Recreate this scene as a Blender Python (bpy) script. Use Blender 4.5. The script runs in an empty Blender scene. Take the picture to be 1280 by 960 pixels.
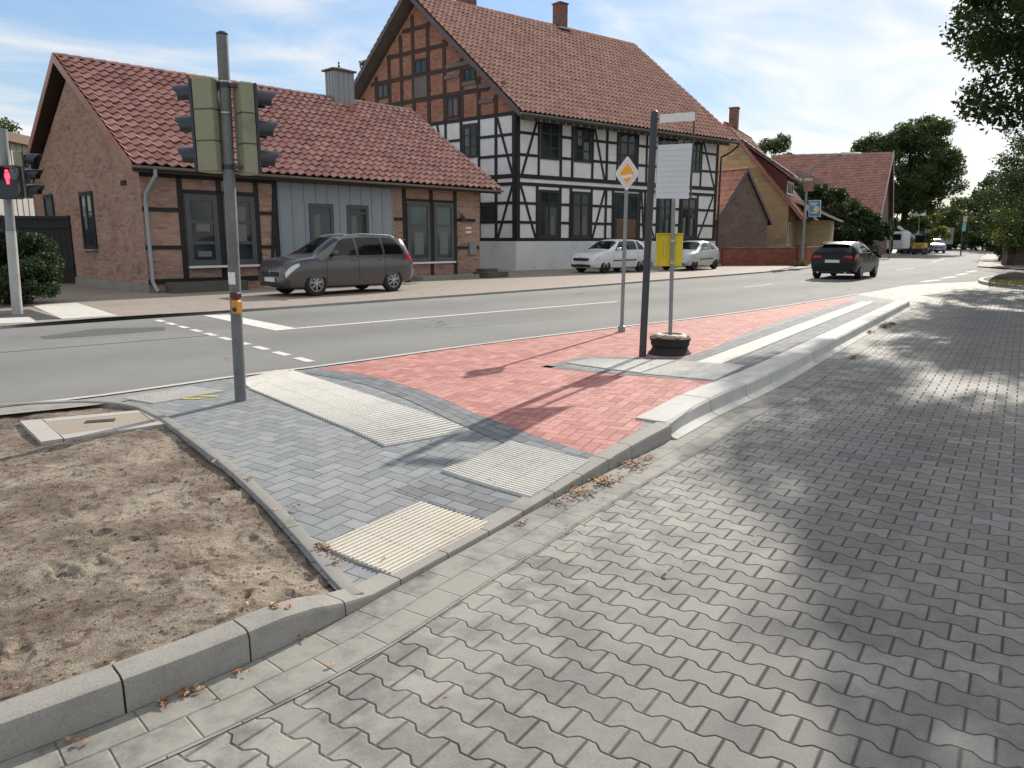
import bpy, bmesh, math, random
import numpy as np
from mathutils import Vector, Matrix, noise
R = math.radians
rnd = random.Random(7)
scene = bpy.context.scene
COL = scene.collection

# ------------------------------------------------------------------ camera
FPX, EYE, HORIZON = 930.0, 1.5, 300.0
PITCH = math.atan((480 - HORIZON) / FPX)
cam_d = bpy.data.cameras.new("camera")
cam = bpy.data.objects.new("camera", cam_d)
COL.objects.link(cam)
cam.location = (0, 0, EYE)
cam.rotation_euler = (math.pi / 2 - PITCH, 0, 0)
cam_d.sensor_width = 36.0
cam_d.lens = 36.0 * FPX / 1280.0
cam_d.clip_start = 0.05
cam_d.clip_end = 3000
scene.camera = cam

# ------------------------------------------------------------------ sun and sky
SUN_EL, SUN_AZ = 30.0, 60.7          # azimuth measured from +X towards +Y
sun_dir = Vector((math.cos(R(SUN_AZ)) * math.cos(R(SUN_EL)), math.sin(R(SUN_AZ)) * math.cos(R(SUN_EL)), math.sin(R(SUN_EL))))
sl = bpy.data.lights.new("sun", 'SUN')
sl.energy = 4.0
sl.angle = R(0.5)
sl.color = (1.0, 0.93, 0.82)
so = bpy.data.objects.new("sun", sl)
COL.objects.link(so)
so.rotation_euler = sun_dir.to_track_quat('Z', 'Y').to_euler()
world = bpy.data.worlds.new("World")
scene.world = world
world.use_nodes = True
vs = scene.view_settings
vs.view_transform = 'Standard'
vs.look = 'None'
vs.exposure = 0.48
vs.gamma = 1.0
vs.use_curve_mapping = False
scene.cycles.max_bounces = 6
scene.cycles.diffuse_bounces = 3
scene.cycles.glossy_bounces = 3
scene.cycles.transmission_bounces = 4
scene.cycles.transparent_max_bounces = 8
scene.cycles.use_denoising = True
scene.cycles.caustics_reflective = False
scene.cycles.caustics_refractive = False


# ------------------------------------------------------------------ node helpers
class X:
    """a socket or number with arithmetic"""
    def __init__(s, nt, v): s.nt, s.v = nt, v
    def op(s, o, *a, clamp=False):
        n = s.nt.nodes.new('ShaderNodeMath'); n.operation = o; n.use_clamp = clamp
        for i, q in enumerate((s,) + a):
            q = q.v if isinstance(q, X) else q
            if isinstance(q, (int, float)): n.inputs[i].default_value = q
            else: s.nt.links.new(q, n.inputs[i])
        return X(s.nt, n.outputs[0])
    def __add__(s, o): return s.op('ADD', o)
    def __radd__(s, o): return s.op('ADD', o)
    def __sub__(s, o): return s.op('SUBTRACT', o)
    def __rsub__(s, o): return X(s.nt, o).op('SUBTRACT', s)
    def __mul__(s, o): return s.op('MULTIPLY', o)
    def __rmul__(s, o): return s.op('MULTIPLY', o)
    def __truediv__(s, o): return s.op('DIVIDE', o)
    def floor(s): return s.op('FLOOR')
    def fract(s): return s.op('FRACT')
    def abs(s): return s.op('ABSOLUTE')
    def cos(s): return s.op('COSINE')
    def mod(s, m): return s.op('FLOORED_MODULO', m)
    def min(s, o): return s.op('MINIMUM', o)
    def max(s, o): return s.op('MAXIMUM', o)
    def pow(s, o): return s.op('POWER', o)
    def gt(s, o): return s.op('GREATER_THAN', o)
    def lt(s, o): return s.op('LESS_THAN', o)
    def clamp(s): return s.op('ADD', 0.0, clamp=True)
    def ramp(s, a, b):
        n = s.nt.nodes.new('ShaderNodeMapRange'); n.interpolation_type = 'SMOOTHSTEP'
        s.nt.links.new(s.v, n.inputs['Value'])
        n.inputs['From Min'].default_value = a; n.inputs['From Max'].default_value = b
        return X(s.nt, n.outputs['Result'])


class Mat:
    def __init__(s, name, rough=0.8, spec=0.5, metallic=0.0):
        s.m = bpy.data.materials.new(name); s.m.use_nodes = True
        s.nt = s.m.node_tree; s.b = s.nt.nodes['Principled BSDF']
        s.b.inputs['Roughness'].default_value = rough
        s.b.inputs['Specular IOR Level'].default_value = spec
        s.b.inputs['Metallic'].default_value = metallic
        s._c = {}
    def coord(s, kind='Object'):
        if kind not in s._c:
            n = s.nt.nodes.new('ShaderNodeTexCoord'); s._c[kind] = n.outputs[kind]
        return s._c[kind]
    def xyz(s, kind='Object', vec=None):
        n = s.nt.nodes.new('ShaderNodeSeparateXYZ'); s.nt.links.new(vec or s.coord(kind), n.inputs[0])
        return [X(s.nt, o) for o in n.outputs]
    def comb(s, x, y, z=0.0):
        n = s.nt.nodes.new('ShaderNodeCombineXYZ')
        for i, q in enumerate((x, y, z)):
            q = q.v if isinstance(q, X) else q
            if isinstance(q, (int, float)): n.inputs[i].default_value = q
            else: s.nt.links.new(q, n.inputs[i])
        return n.outputs[0]
    def noise(s, scale, detail=3, vec=None, rough=0.6, kind='Object', distort=0.0):
        n = s.nt.nodes.new('ShaderNodeTexNoise'); n.inputs['Scale'].default_value = scale
        n.inputs['Detail'].default_value = detail; n.inputs['Roughness'].default_value = rough
        n.inputs['Distortion'].default_value = distort
        s.nt.links.new(vec or s.coord(kind), n.inputs['Vector'])
        return X(s.nt, n.outputs['Fac'])
    def white(s, vec):
        n = s.nt.nodes.new('ShaderNodeTexWhiteNoise'); n.noise_dimensions = '3D'
        s.nt.links.new(vec, n.inputs['Vector'])
        return X(s.nt, n.outputs['Value'])
    def island(s):
        n = s.nt.nodes.new('ShaderNodeNewGeometry'); return X(s.nt, n.outputs['Random Per Island'])
    def mix(s, f, a, b):
        n = s.nt.nodes.new('ShaderNodeMix'); n.data_type = 'RGBA'; n.clamp_factor = True
        f = f.v if isinstance(f, X) else f
        if isinstance(f, (int, float)): n.inputs[0].default_value = f
        else: s.nt.links.new(f, n.inputs[0])
        for i, q in ((6, a), (7, b)):
            if isinstance(q, tuple): n.inputs[i].default_value = (*q[:3], 1)
            else: s.nt.links.new(q, n.inputs[i])
        return n.outputs[2]
    def scale(s, c, f):
        n = s.nt.nodes.new('ShaderNodeVectorMath'); n.operation = 'SCALE'
        if isinstance(c, tuple): n.inputs[0].default_value = c[:3]
        else: s.nt.links.new(c, n.inputs[0])
        f = f.v if isinstance(f, X) else f
        if isinstance(f, (int, float)): n.inputs['Scale'].default_value = f
        else: s.nt.links.new(f, n.inputs['Scale'])
        return n.outputs[0]
    def color(s, c):
        if isinstance(c, tuple): s.b.inputs['Base Color'].default_value = (*c[:3], 1)
        else: s.nt.links.new(c, s.b.inputs['Base Color'])
    def roughness(s, x): s.nt.links.new(x.v, s.b.inputs['Roughness'])
    def bump(s, h, dist=0.01, strength=1.0):
        n = s.nt.nodes.new('ShaderNodeBump'); n.inputs['Distance'].default_value = dist
        n.inputs['Strength'].default_value = strength
        s.nt.links.new(h.v, n.inputs['Height']); s.nt.links.new(n.outputs[0], s.b.inputs['Normal'])


def plain(name, col, rough=0.7, metallic=0.0, var=0.25, scale=6.0, bump=0.0, spec=0.5, fine=40.0):
    m = Mat(name, rough, spec, metallic)
    n1 = m.noise(scale, 4); n2 = m.noise(fine, 3)
    f = (n1 - 0.5) * (2 * var) + (n2 - 0.5) * var + 1.0
    m.color(m.scale(col, f))
    m.roughness(((n1 - 0.5) * 0.3 + rough).clamp())
    if bump: m.bump(n2 + n1 * 0.5, bump, 0.6)
    return m.m


# world nodes: physical sky with thin high cloud
def build_world():
    nt = world.node_tree
    nt.nodes.clear()
    out = nt.nodes.new('ShaderNodeOutputWorld'); bg = nt.nodes.new('ShaderNodeBackground')
    sky = nt.nodes.new('ShaderNodeTexSky'); sky.sky_type = 'NISHITA'; sky.sun_disc = False
    sky.sun_elevation = R(SUN_EL); sky.sun_rotation = R(90 - SUN_AZ)
    sky.air_density = 1.0; sky.dust_density = 0.2; sky.ozone_density = 2.0
    tc = nt.nodes.new('ShaderNodeTexCoord')
    sep = nt.nodes.new('ShaderNodeSeparateXYZ'); nt.links.new(tc.outputs['Generated'], sep.inputs[0])
    x, y, z = [X(nt, o) for o in sep.outputs]
    zz = z.max(0.0) + 0.16
    # cloud sheet coordinates turned and stretched into streaks
    px = x / zz; py = y / zz
    a = R(25)
    qx = px * math.cos(a) + py * math.sin(a); qy = py * math.cos(a) - px * math.sin(a)
    cmb = nt.nodes.new('ShaderNodeCombineXYZ'); nt.links.new((qx * 0.55).v, cmb.inputs[0]); nt.links.new((qy * 1.0).v, cmb.inputs[1])
    cmb.inputs[2].default_value = 3.7
    def nz(sc, det, dis):
        n = nt.nodes.new('ShaderNodeTexNoise'); n.inputs['Scale'].default_value = sc; n.inputs['Detail'].default_value = det
        n.inputs['Distortion'].default_value = dis; n.inputs['Roughness'].default_value = 0.55
        nt.links.new(cmb.outputs[0], n.inputs['Vector']); return X(nt, n.outputs['Fac'])
    n1 = nz(0.62, 7, 0.5); n2 = nz(2.3, 6, 0.9)
    sd = x * sun_dir.x + y * sun_dir.y + z * sun_dir.z
    near = sd.max(0.0).pow(7.0)
    mask = (n1 * 0.70 + n2 * 0.30 + near * 0.06).ramp(0.405, 0.58) * 0.92
    bright = near * 1.0 + 5.6
    mx = nt.nodes.new('ShaderNodeMix'); mx.data_type = 'RGBA'
    sc = nt.nodes.new('ShaderNodeVectorMath'); sc.operation = 'SCALE'; sc.inputs[0].default_value = (1.0, 0.985, 0.96)
    nt.links.new(bright.v, sc.inputs['Scale'])
    nt.links.new(mask.v, mx.inputs[0]); cap = nt.nodes.new('ShaderNodeVectorMath'); cap.operation = 'SCALE'; nt.links.new(sky.outputs[0], cap.inputs[0])
    lum = nt.nodes.new('ShaderNodeRGBToBW'); nt.links.new(sky.outputs[0], lum.inputs[0])
    nt.links.new((X(nt, 7.8) / (X(nt, lum.outputs[0]) + 5.6)).v, cap.inputs['Scale']); nt.links.new(cap.outputs[0], mx.inputs[6]); nt.links.new(sc.outputs[0], mx.inputs[7])
    nt.links.new(mx.outputs[2], bg.inputs['Color'])
    bg.inputs['Strength'].default_value = 0.125
    nt.links.new(bg.outputs[0], out.inputs[0])
build_world()


# ------------------------------------------------------------------ measuring helpers (where things stand)
_c, _s = math.cos(PITCH), math.sin(PITCH)
def G(u, v, z=0.0):
    x = (u - 640) / FPX; y = (480 - v) / FPX
    r = (x, _c + y * _s, -_s + y * _c); t = (z - EYE) / r[2]
    return (r[0] * t, r[1] * t)
def at(u, v, yd):
    x = (u - 640) / FPX; y = (480 - v) / FPX
    r = (x, _c + y * _s, -_s + y * _c); t = yd / r[1]
    return Vector((r[0] * t, yd, EYE + r[2] * t))
def sm(a, b, x):
    t = min(1, max(0, (x - a) / (b - a))); return t * t * (3 - 2 * t)


# ------------------------------------------------------------------ mesh helpers
class MB:
    def __init__(s): s.v, s.f, s.mi, s.uv = [], [], [], {}
    def add(s, vs, fs, mi=0):
        o = len(s.v); s.v += [tuple(p) for p in vs]
        s.f += [tuple(i + o for i in f) for f in fs]; s.mi += [mi] * len(fs)
        return s
    def hexa(s, p, mi=0):   # p: 4 bottom, 4 top
        return s.add(p, [(0, 3, 2, 1), (4, 5, 6, 7), (0, 1, 5, 4), (1, 2, 6, 5), (2, 3, 7, 6), (3, 0, 4, 7)], mi)
    def box(s, c, d, rot=None, mi=0, bev=0.0):
        hx, hy, hz = d[0] / 2, d[1] / 2, d[2] / 2
        M = rot or Matrix.Identity(3)
        if bev > 0:
            P = []
            for zz, k in ((-hz, bev), (-hz + bev, 0), (hz - bev, 0), (hz, bev)):
                ax, ay = hx - k, hy - k; b = bev * 0.7
                for q in ((-ax + b, -ay), (ax - b, -ay), (ax, -ay + b), (ax, ay - b), (ax - b, ay), (-ax + b, ay), (-ax, ay - b), (-ax, -ay + b)):
                    P.append(Vector(c) + M @ Vector((*q, zz)))
            F = [tuple(range(7, -1, -1)), tuple(range(24, 32))]
            for r in range(3):
                for i in range(8):
                    F.append((r * 8 + i, r * 8 + (i + 1) % 8, r * 8 + 8 + (i + 1) % 8, r * 8 + 8 + i))
            return s.add(P, F, mi)
        P = [Vector(c) + M @ Vector(q) for q in ((-hx, -hy, -hz), (hx, -hy, -hz), (hx, hy, -hz), (-hx, hy, -hz), (-hx, -hy, hz), (hx, -hy, hz), (hx, hy, hz), (-hx, hy, hz))]
        return s.hexa(P, mi)
    def tube(s, path, rad, n=10, mi=0, caps=True):
        path = [Vector(p) for p in path]
        if not isinstance(rad, (list, tuple)): rad = [rad] * len(path)
        P, F = [], []
        up = None
        for i, p in enumerate(path):
            d = (path[min(i + 1, len(path) - 1)] - path[max(i - 1, 0)]).normalized()
            if up is None: up = Vector((0, 0, 1)) if abs(d.z) < 0.9 else Vector((1, 0, 0))
            a = d.cross(up).normalized(); b = a.cross(d).normalized(); up = b
            for k in range(n):
                t = 2 * math.pi * k / n
                P.append(p + (a * math.cos(t) + b * math.sin(t)) * rad[i])
        for i in range(len(path) - 1):
            for k in range(n):
                F.append((i * n + k, i * n + (k + 1) % n, (i + 1) * n + (k + 1) % n, (i + 1) * n + k))
        if caps:
            F.append(tuple(range(n - 1, -1, -1))); F.append(tuple((len(path) - 1) * n + k for k in range(n)))
        return s.add(P, F, mi)
    def lathe(s, prof, c=(0, 0, 0), axis='z', n=24, mi=0, M=None, closed=False):
        P, F = [], []
        for r, h in prof:
            for k in range(n):
                t = 2 * math.pi * k / n
                q = Vector((r * math.cos(t), r * math.sin(t), h)) if axis == 'z' else Vector((r * math.cos(t), h, r * math.sin(t)))
                P.append(Vector(c) + (M @ q if M else q))
        m = len(prof)
        for i in range(m if closed else m - 1):
            for k in range(n):
                j = (i + 1) % m
                F.append((i * n + k, i * n + (k + 1) % n, j * n + (k + 1) % n, j * n + k))
        if not closed:
            F.append(tuple(range(n - 1, -1, -1))); F.append(tuple((m - 1) * n + k for k in range(n)))
        return s.add(P, F, mi)
    def poly(s, pts, th, nrm=(0, 0, 1), mi=0):     # flat polygon with thickness
        n = len(pts); d = Vector(nrm) * th
        P = [Vector(p) for p in pts] + [Vector(p) + d for p in pts]
        F = [tuple(range(n - 1, -1, -1)), tuple(range(n, 2 * n))] + [(i, (i + 1) % n, n + (i + 1) % n, n + i) for i in range(n)]
        return s.add(P, F, mi)
    def build(s, name, mats, parent=None, smooth=False, org=None, fix=True, angle=35):
        if not isinstance(mats, (list, tuple)): mats = [mats]
        me = bpy.data.meshes.new(name)
        if org is None: org = parent.get('_o', (0, 0, 0)) if parent else (0, 0, 0)
        ox, oy, oz = org
        me.from_pydata([(p[0] - ox, p[1] - oy, p[2] - oz) for p in s.v], [], s.f)
        for m in mats: me.materials.append(m)
        me.polygons.foreach_set('material_index', s.mi)
        if fix:
            bm = bmesh.new(); bm.from_mesh(me); bmesh.ops.recalc_face_normals(bm, faces=bm.faces); bm.to_mesh(me); bm.free()
        # metre-true UVs taken from each face's own plane
        uvl = me.uv_layers.new(name='UVMap')
        for p in me.polygons:
            n = p.normal
            if abs(n.z) > 0.95: t, b = Vector((1, 0, 0)), Vector((0, 1, 0))
            else:
                t = Vector((-n.y, n.x, 0)).normalized(); b = n.cross(t)
                if b.z < 0: b = -b
            for li in p.loop_indices:
                co = me.vertices[me.loops[li].vertex_index].co + Vector(org)
                uvl.data[li].uv = (co.dot(t), co.dot(b))
        if smooth:
            me.polygons.foreach_set('use_smooth', [True] * len(me.polygons))
            try: me.set_sharp_from_angle(angle=R(angle))
            except Exception: pass
        me.update()
        o = bpy.data.objects.new(name, me); COL.objects.link(o)
        if parent:
            o.parent = parent
            o['_o'] = tuple(org)
        return o


def tag(o, label=None, cat=None, group=None, kind=None):
    if label: o['label'] = label
    if cat: o['category'] = cat
    if group: o['group'] = group
    if kind: o['kind'] = kind
    return o
def empty(name, loc, label, cat, group=None, rz=0.0, world_parts=True):
    o = bpy.data.objects.new(name, None); COL.objects.link(o)
    o.location = loc; o.rotation_euler = (0, 0, rz)
    if world_parts: o['_o'] = tuple(loc)
    return tag(o, label, cat, group)
def copy_tree(o, parent=None):
    c = o.copy(); COL.objects.link(c); c.parent = parent
    for ch in list(o.children): copy_tree(ch, c)
    return c


def sheet(name, poly, mat, zf, step=0.5, off=0.0, kind='structure'):
    """polygon on the ground cut into cells so that it can follow the height function"""
    bm = bmesh.new()
    vs = [bm.verts.new((p[0], p[1], 0)) for p in poly]
    bm.faces.new(vs)
    xs = [p[0] for p in poly]; ys = [p[1] for p in poly]
    if step:
        for ax, lo, hi in ((0, min(xs), max(xs)), (1, min(ys), max(ys))):
            k = math.floor(lo / step) * step + step + 0.0137
            while k < hi:
                co = [0, 0, 0]; co[ax] = k; no = [0, 0, 0]; no[ax] = 1
                bmesh.ops.bisect_plane(bm, geom=bm.verts[:] + bm.edges[:] + bm.faces[:], dist=1e-5, plane_co=co, plane_no=no)
                k += step
    bmesh.ops.triangulate(bm, faces=bm.faces[:])
    for v in bm.verts: v.co.z = zf(v.co.x, v.co.y) + off
    for f in bm.faces:
        if f.normal.z < 0: f.normal_flip()
    me = bpy.data.meshes.new(name); bm.to_mesh(me); bm.free()
    for p in me.polygons: p.use_smooth = True
    me.materials.append(mat)
    o = bpy.data.objects.new(name, me); COL.objects.link(o)
    o['kind'] = kind
    return o


def band(name, path, w0, w1, mat, zf, off, kind='structure'):
    """strip beside a path from offset w0 to w1 to its left, u along and v across in metres"""
    pts = resample(path, 0.25)
    vs, uv, F = [], [], []
    L = 0
    for i, p in enumerate(pts):
        if i: L += math.dist(p, pts[i - 1])
        n = nrm_at(pts, i)
        for w in (w0, w1):
            q = (p[0] + n[0] * w, p[1] + n[1] * w); vs.append((q[0], q[1], zf(*q) + off)); uv.append((L, w))
    for i in range(len(pts) - 1): F.append((2 * i, 2 * i + 2, 2 * i + 3, 2 * i + 1))
    me = bpy.data.meshes.new(name); me.from_pydata(vs, [], F)
    l = me.uv_layers.new(name='UVMap')
    for lp in me.loops: l.data[lp.index].uv = uv[lp.vertex_index]
    me.materials.append(mat); me.update()
    bm = bmesh.new(); bm.from_mesh(me)
    for f in bm.faces:
        if f.normal.z < 0: f.normal_flip()
    bm.to_mesh(me); bm.free()
    o = bpy.data.objects.new(name, me); COL.objects.link(o); o['kind'] = kind
    return o
def resample(path, step):
    out = [tuple(path[0][:2])]
    for a, b in zip(path[:-1], path[1:]):
        n = max(1, int(math.dist(a[:2], b[:2]) / step))
        for k in range(1, n + 1): out.append((a[0] + (b[0] - a[0]) * k / n, a[1] + (b[1] - a[1]) * k / n))
    return out
def smooth_path(path, it=2):
    p = [tuple(q[:2]) for q in path]
    for _ in range(it):
        q = [p[0]]
        for a, b in zip(p[:-1], p[1:]):
            q.append((a[0] * .75 + b[0] * .25, a[1] * .75 + b[1] * .25)); q.append((a[0] * .25 + b[0] * .75, a[1] * .25 + b[1] * .75))
        q.append(p[-1]); p = q
    return p
def nrm_at(pts, i):
    a = pts[max(0, i - 1)]; b = pts[min(len(pts) - 1, i + 1)]
    dx, dy = b[0] - a[0], b[1] - a[1]; l = math.hypot(dx, dy) or 1
    return (-dy / l, dx / l)


# ------------------------------------------------------------------ materials of the ground
KDIR = math.atan2(13.1, 8.9)        # direction of the lay-by kerb
def mat_bone():
    m = Mat('interlocking_paver', 0.75, 0.2)
    x, y, z = m.xyz()
    ra = KDIR - math.pi / 2
    L, W = 0.186, 0.129
    u = (x * math.cos(ra) + y * math.sin(ra)) / L
    v = (y * math.cos(ra) - x * math.sin(ra)) / W
    tri = ((u * 2 * math.pi).cos() * 1.9).op('MINIMUM', 1.0).max(-1.0) * 0.115
    vp = v - tri * (v * math.pi).cos()
    k = vp.floor(); f = vp.fract()
    par = k.mod(2.0)
    up = u + (1.0 - par) * 0.5
    i = up.floor(); g = up.fract()
    d = (f.min(1.0 - f) * W).min(g.min(1.0 - g) * L)
    wid = m.noise(1.7, 2) * 0.0045 + m.noise(9, 2) * 0.003 - 0.0011
    joint = 1.0 - ((d - wid) / 0.0022).clamp()
    rv = m.white(m.comb(i, k))
    fine = m.noise(190, 3); mid = m.noise(16, 4); big = m.noise(0.55, 3)
    col = m.mix(rv, (0.166, 0.161, 0.149), (0.230, 0.223, 0.206))
    col = m.mix((big - 0.35) * 1.6, col, (0.158, 0.157, 0.152))
    col = m.scale(col, (mid - 0.5) * 0.75 + (fine - 0.5) * 1.0 + 1.0)
    # pale sand swept along the gutter side
    dist = (x - 0.67) * math.sin(KDIR) - (y - 4.7) * math.cos(KDIR)
    dust = (1.0 - (dist / 1.3).clamp()).max(m.noise(0.7, 4).ramp(0.55, 0.75) * 0.35) * m.noise(5, 5).ramp(0.38, 0.62)
    col = m.mix(dust * 0.6, col, (0.42, 0.40, 0.35))
    odd = m.white(m.comb(k, i, 3.0))
    col = m.scale(col, 1.0 - odd.gt(0.93) * 0.16 + odd.lt(0.06) * 0.14)
    pits = m.noise(75, 2).ramp(0.66, 0.70) * 0.45 + m.noise(33, 3, rough=0.7).ramp(0.66, 0.72) * 0.35
    col = m.mix(pits, col, (0.085, 0.08, 0.072))
    pale = m.noise(130, 2).ramp(0.66, 0.72) * 0.4
    col = m.mix(pale, col, (0.36, 0.35, 0.32))
    track = ((dist - 1.55).abs().min((dist - 3.1).abs()) / 0.42).clamp()
    col = m.scale(col, track * 0.10 + 0.92)
    stain = m.noise(3.1, 6, rough=0.75).ramp(0.60, 0.72) * 0.5
    col = m.mix(stain, col, (0.14, 0.135, 0.125))
    jc = m.mix(dust.max(m.noise(2.3, 5, rough=0.7).ramp(0.5, 0.66) * 0.45), (0.072, 0.067, 0.058), (0.22, 0.21, 0.18))
    col = m.mix(joint, col, jc)
    m.color(col)
    h = ((d - wid * 0.5) / 0.007).clamp() * 1.0 + fine * 0.2 + mid * 0.12 + rv * 0.12
    m.bump(h, 0.006, 1.0)
    m.roughness((mid - 0.5) * 0.3 + 0.68 + joint * 0.3)
    return m.m
def mat_herring(name, c1, c2, joint_c, ang, b=0.10, jw=0.0025, stain_c=(0.2, 0.2, 0.19)):
    m = Mat(name, 0.8, 0.4)
    x, y, z = m.xyz()
    u = (x * math.cos(ang) + y * math.sin(ang)) / b + 500.0
    v = (y * math.cos(ang) - x * math.sin(ang)) / b + 500.0
    i = u.floor(); j = v.floor(); fx = u.fract(); fy = v.fract()
    mm = (i - j).mod(4.0)
    is1 = mm.gt(0.5) * mm.lt(1.5); is2 = mm.gt(1.5) * mm.lt(2.5); ver = mm.gt(1.5)
    a = fx * (1.0 - ver) + fy * ver + is1 + is2
    bb = fy * (1.0 - ver) + fx * ver
    d = a.min(2.0 - a).min(bb.min(1.0 - bb)) * b
    rv = m.white(m.comb(i - is1, j - is2))
    joint = 1.0 - ((d - jw * 0.6) / 0.002).clamp()
    fine = m.noise(160, 3); mid = m.noise(11, 4); big = m.noise(0.9, 4)
    col = m.mix(rv, c1, c2)
    col = m.scale(col, (mid - 0.5) * 0.6 + (fine - 0.5) * 0.8 + 1.0)
    col = m.mix(m.noise(26, 3, rough=0.7).ramp(0.64, 0.72) * 0.4, col, joint_c)
    col = m.mix(big.ramp(0.5, 0.72) * 0.4, col, stain_c)
    m.color(m.mix(joint, col, joint_c))
    m.bump((d / 0.006).clamp() + fine * 0.12 + rv * 0.12, 0.005, 1.0)
    return m.m
def mat_rows(name, c1, c2, joint_c, L=0.2, W=0.1, jw=0.003, dusty=0.0):
    m = Mat(name, 0.8, 0.4)
    x, y, z = m.xyz('UV')
    v = y / W + 200.0; k = v.floor(); f = v.fract()
    u = x / L + k * 0.5; i = u.floor(); g = u.fract()
    d = (f.min(1.0 - f) * W).min(g.min(1.0 - g) * L)
    rv = m.white(m.comb(i, k))
    joint = 1.0 - ((d - jw * 0.6) / 0.002).clamp()
    fine = m.noise(160, 3); mid = m.noise(9, 4)
    col = m.mix(rv, c1, c2)
    col = m.scale(col, (mid - 0.5) * 0.7 + (fine - 0.5) * 0.8 + 1.0)
    ds = m.noise(4, 6, rough=0.7).ramp(0.35, 0.6) * dusty
    col = m.mix(ds, col, (0.31, 0.30, 0.265))
    jc = m.mix(ds, joint_c, (0.3, 0.28, 0.24))
    m.color(m.mix(joint, col, jc))
    m.bump((d / 0.006).clamp() + fine * 0.12 + rv * 0.1, 0.005, 1.0)
    return m.m
def mat_asphalt():
    m = Mat('asphalt', 0.85, 0.22)
    x, y, z = m.xyz()
    fine = m.noise(230, 2); grit = m.noise(75, 2); big = m.noise(0.35, 4); wear = m.noise(2.2, 4)
    a = R(45)
    across = y * math.cos(a) - x * math.sin(a)
    lane = ((across * 2.1).cos() * 0.5 + 0.5) * 0.16
    f = (big - 0.5) * 0.5 + (wear - 0.5) * 0.25 + (fine - 0.5) * 0.7 + (grit - 0.5) * 0.5 + lane + 0.95
    col = m.scale((0.200, 0.200, 0.190), f)
    m.color(col)
    vo = m.nt.nodes.new('ShaderNodeTexVoronoi'); vo.feature = 'DISTANCE_TO_EDGE'; vo.inputs['Scale'].default_value = 0.23
    wv = m.nt.nodes.new('ShaderNodeVectorMath'); wv.operation = 'ADD'; m.nt.links.new(m.coord(), wv.inputs[0])
    wn = m.noise(1.2, 5); m.nt.links.new(m.comb(wn * 1.4, wn * 1.1), wv.inputs[1]); m.nt.links.new(wv.outputs[0], vo.inputs['Vector'])
    crack = (1.0 - X(m.nt, vo.outputs['Distance']).ramp(0.001, 0.006)) * m.noise(0.13, 2).ramp(0.5, 0.58)
    spots = m.noise(1.1, 7, rough=0.8).ramp(0.66, 0.72) * 0.35
    m.color(m.mix(crack * 0.75, m.mix(spots, col, (0.11, 0.11, 0.105)), (0.05, 0.05, 0.048)))
    m.bump(grit + fine * 0.6, 0.004, 0.8)
    m.roughness((wear - 0.5) * 0.25 + 0.84)
    return m.m
def mat_concrete(name, col=(0.45, 0.44, 0.42), dirt=(0.2, 0.19, 0.17), rough=0.8, ds=3.0, amt=0.5):
    m = Mat(name, rough, 0.4)
    fine = m.noise(120, 3); mid = m.noise(ds, 6, rough=0.7); big = m.noise(0.8, 4)
    c = m.mix(mid.ramp(0.48, 0.75) * amt, col, dirt)
    c = m.scale(c, (fine - 0.5) * 0.7 + (big - 0.5) * 0.4 + 1.0)
    c = m.mix(m.noise(38, 3, rough=0.7).ramp(0.64, 0.70) * 0.35 * (amt > .3), c, dirt)
    m.color(c); m.bump(fine + mid, 0.002, 0.7)
    return m.m
def mat_dirt():
    m = Mat('sandy_soil', 0.95, 0.2)
    a = m.noise(2.0, 6, rough=0.7); b = m.noise(14, 6, rough=0.7); c = m.noise(140, 4, rough=0.75)
    v = m.nt.nodes.new('ShaderNodeTexVoronoi'); v.inputs['Scale'].default_value = 90; m.nt.links.new(m.coord(), v.inputs['Vector'])
    vd = X(m.nt, v.outputs['Distance'])
    col = m.mix(a.ramp(0.35, 0.68), (0.20, 0.158, 0.122), (0.43, 0.37, 0.295))
    col = m.mix(b.ramp(0.50, 0.64) * 0.85, col, (0.12, 0.078, 0.062))
    col = m.mix(m.noise(5.5, 7, rough=0.8).ramp(0.54, 0.62) * 0.45, col, (0.105, 0.068, 0.056))
    col = m.scale(col, (c - 0.5) * 2.6 + (m.noise(60, 4, rough=0.8) - 0.5) * 1.3 + 1.0)
    peb = (1.0 - vd.ramp(0.05, 0.16)) * m.noise(40, 2).gt(0.60)
    col = m.mix(peb * 0.7, col, (0.42, 0.38, 0.32))
    m.color(col); m.bump(c * 1.0 + b * 2.0 + peb * 0.4, 0.014, 1.0)
    return m.m

M = {}
M['bone'] = mat_bone()
M['grey_herring'] = mat_herring('grey_block', (0.195, 0.207, 0.215), (0.265, 0.277, 0.283), (0.05, 0.05, 0.05), KDIR + R(4), 0.105, 0.0018)
M['red_herring'] = mat_herring('red_block', (0.36, 0.140, 0.120), (0.52, 0.25, 0.22), (0.16, 0.055, 0.05), KDIR + R(8), 0.10, 0.002, (0.46, 0.25, 0.21))
M['grey_rows'] = mat_rows('grey_block_rows', (0.125, 0.135, 0.145), (0.20, 0.21, 0.22), (0.045, 0.045, 0.045))
M['gutter'] = mat_rows('gutter_block', (0.145, 0.141, 0.13), (0.20, 0.195, 0.18), (0.07, 0.085, 0.075), 0.24, 0.16, 0.003, 0.8)
M['asphalt'] = mat_asphalt()
M['kerb'] = mat_concrete('kerb_concrete', (0.285, 0.272, 0.245), (0.13, 0.118, 0.098), amt=0.7, ds=2.2)
M['bus_kerb'] = mat_concrete('pale_kerb_concrete', (0.50, 0.49, 0.465), (0.26, 0.28, 0.25), amt=0.55)
M['tactile'] = mat_concrete('tactile_concrete', (0.56, 0.545, 0.505), (0.34, 0.31, 0.27), amt=0.45, ds=5)
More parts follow.
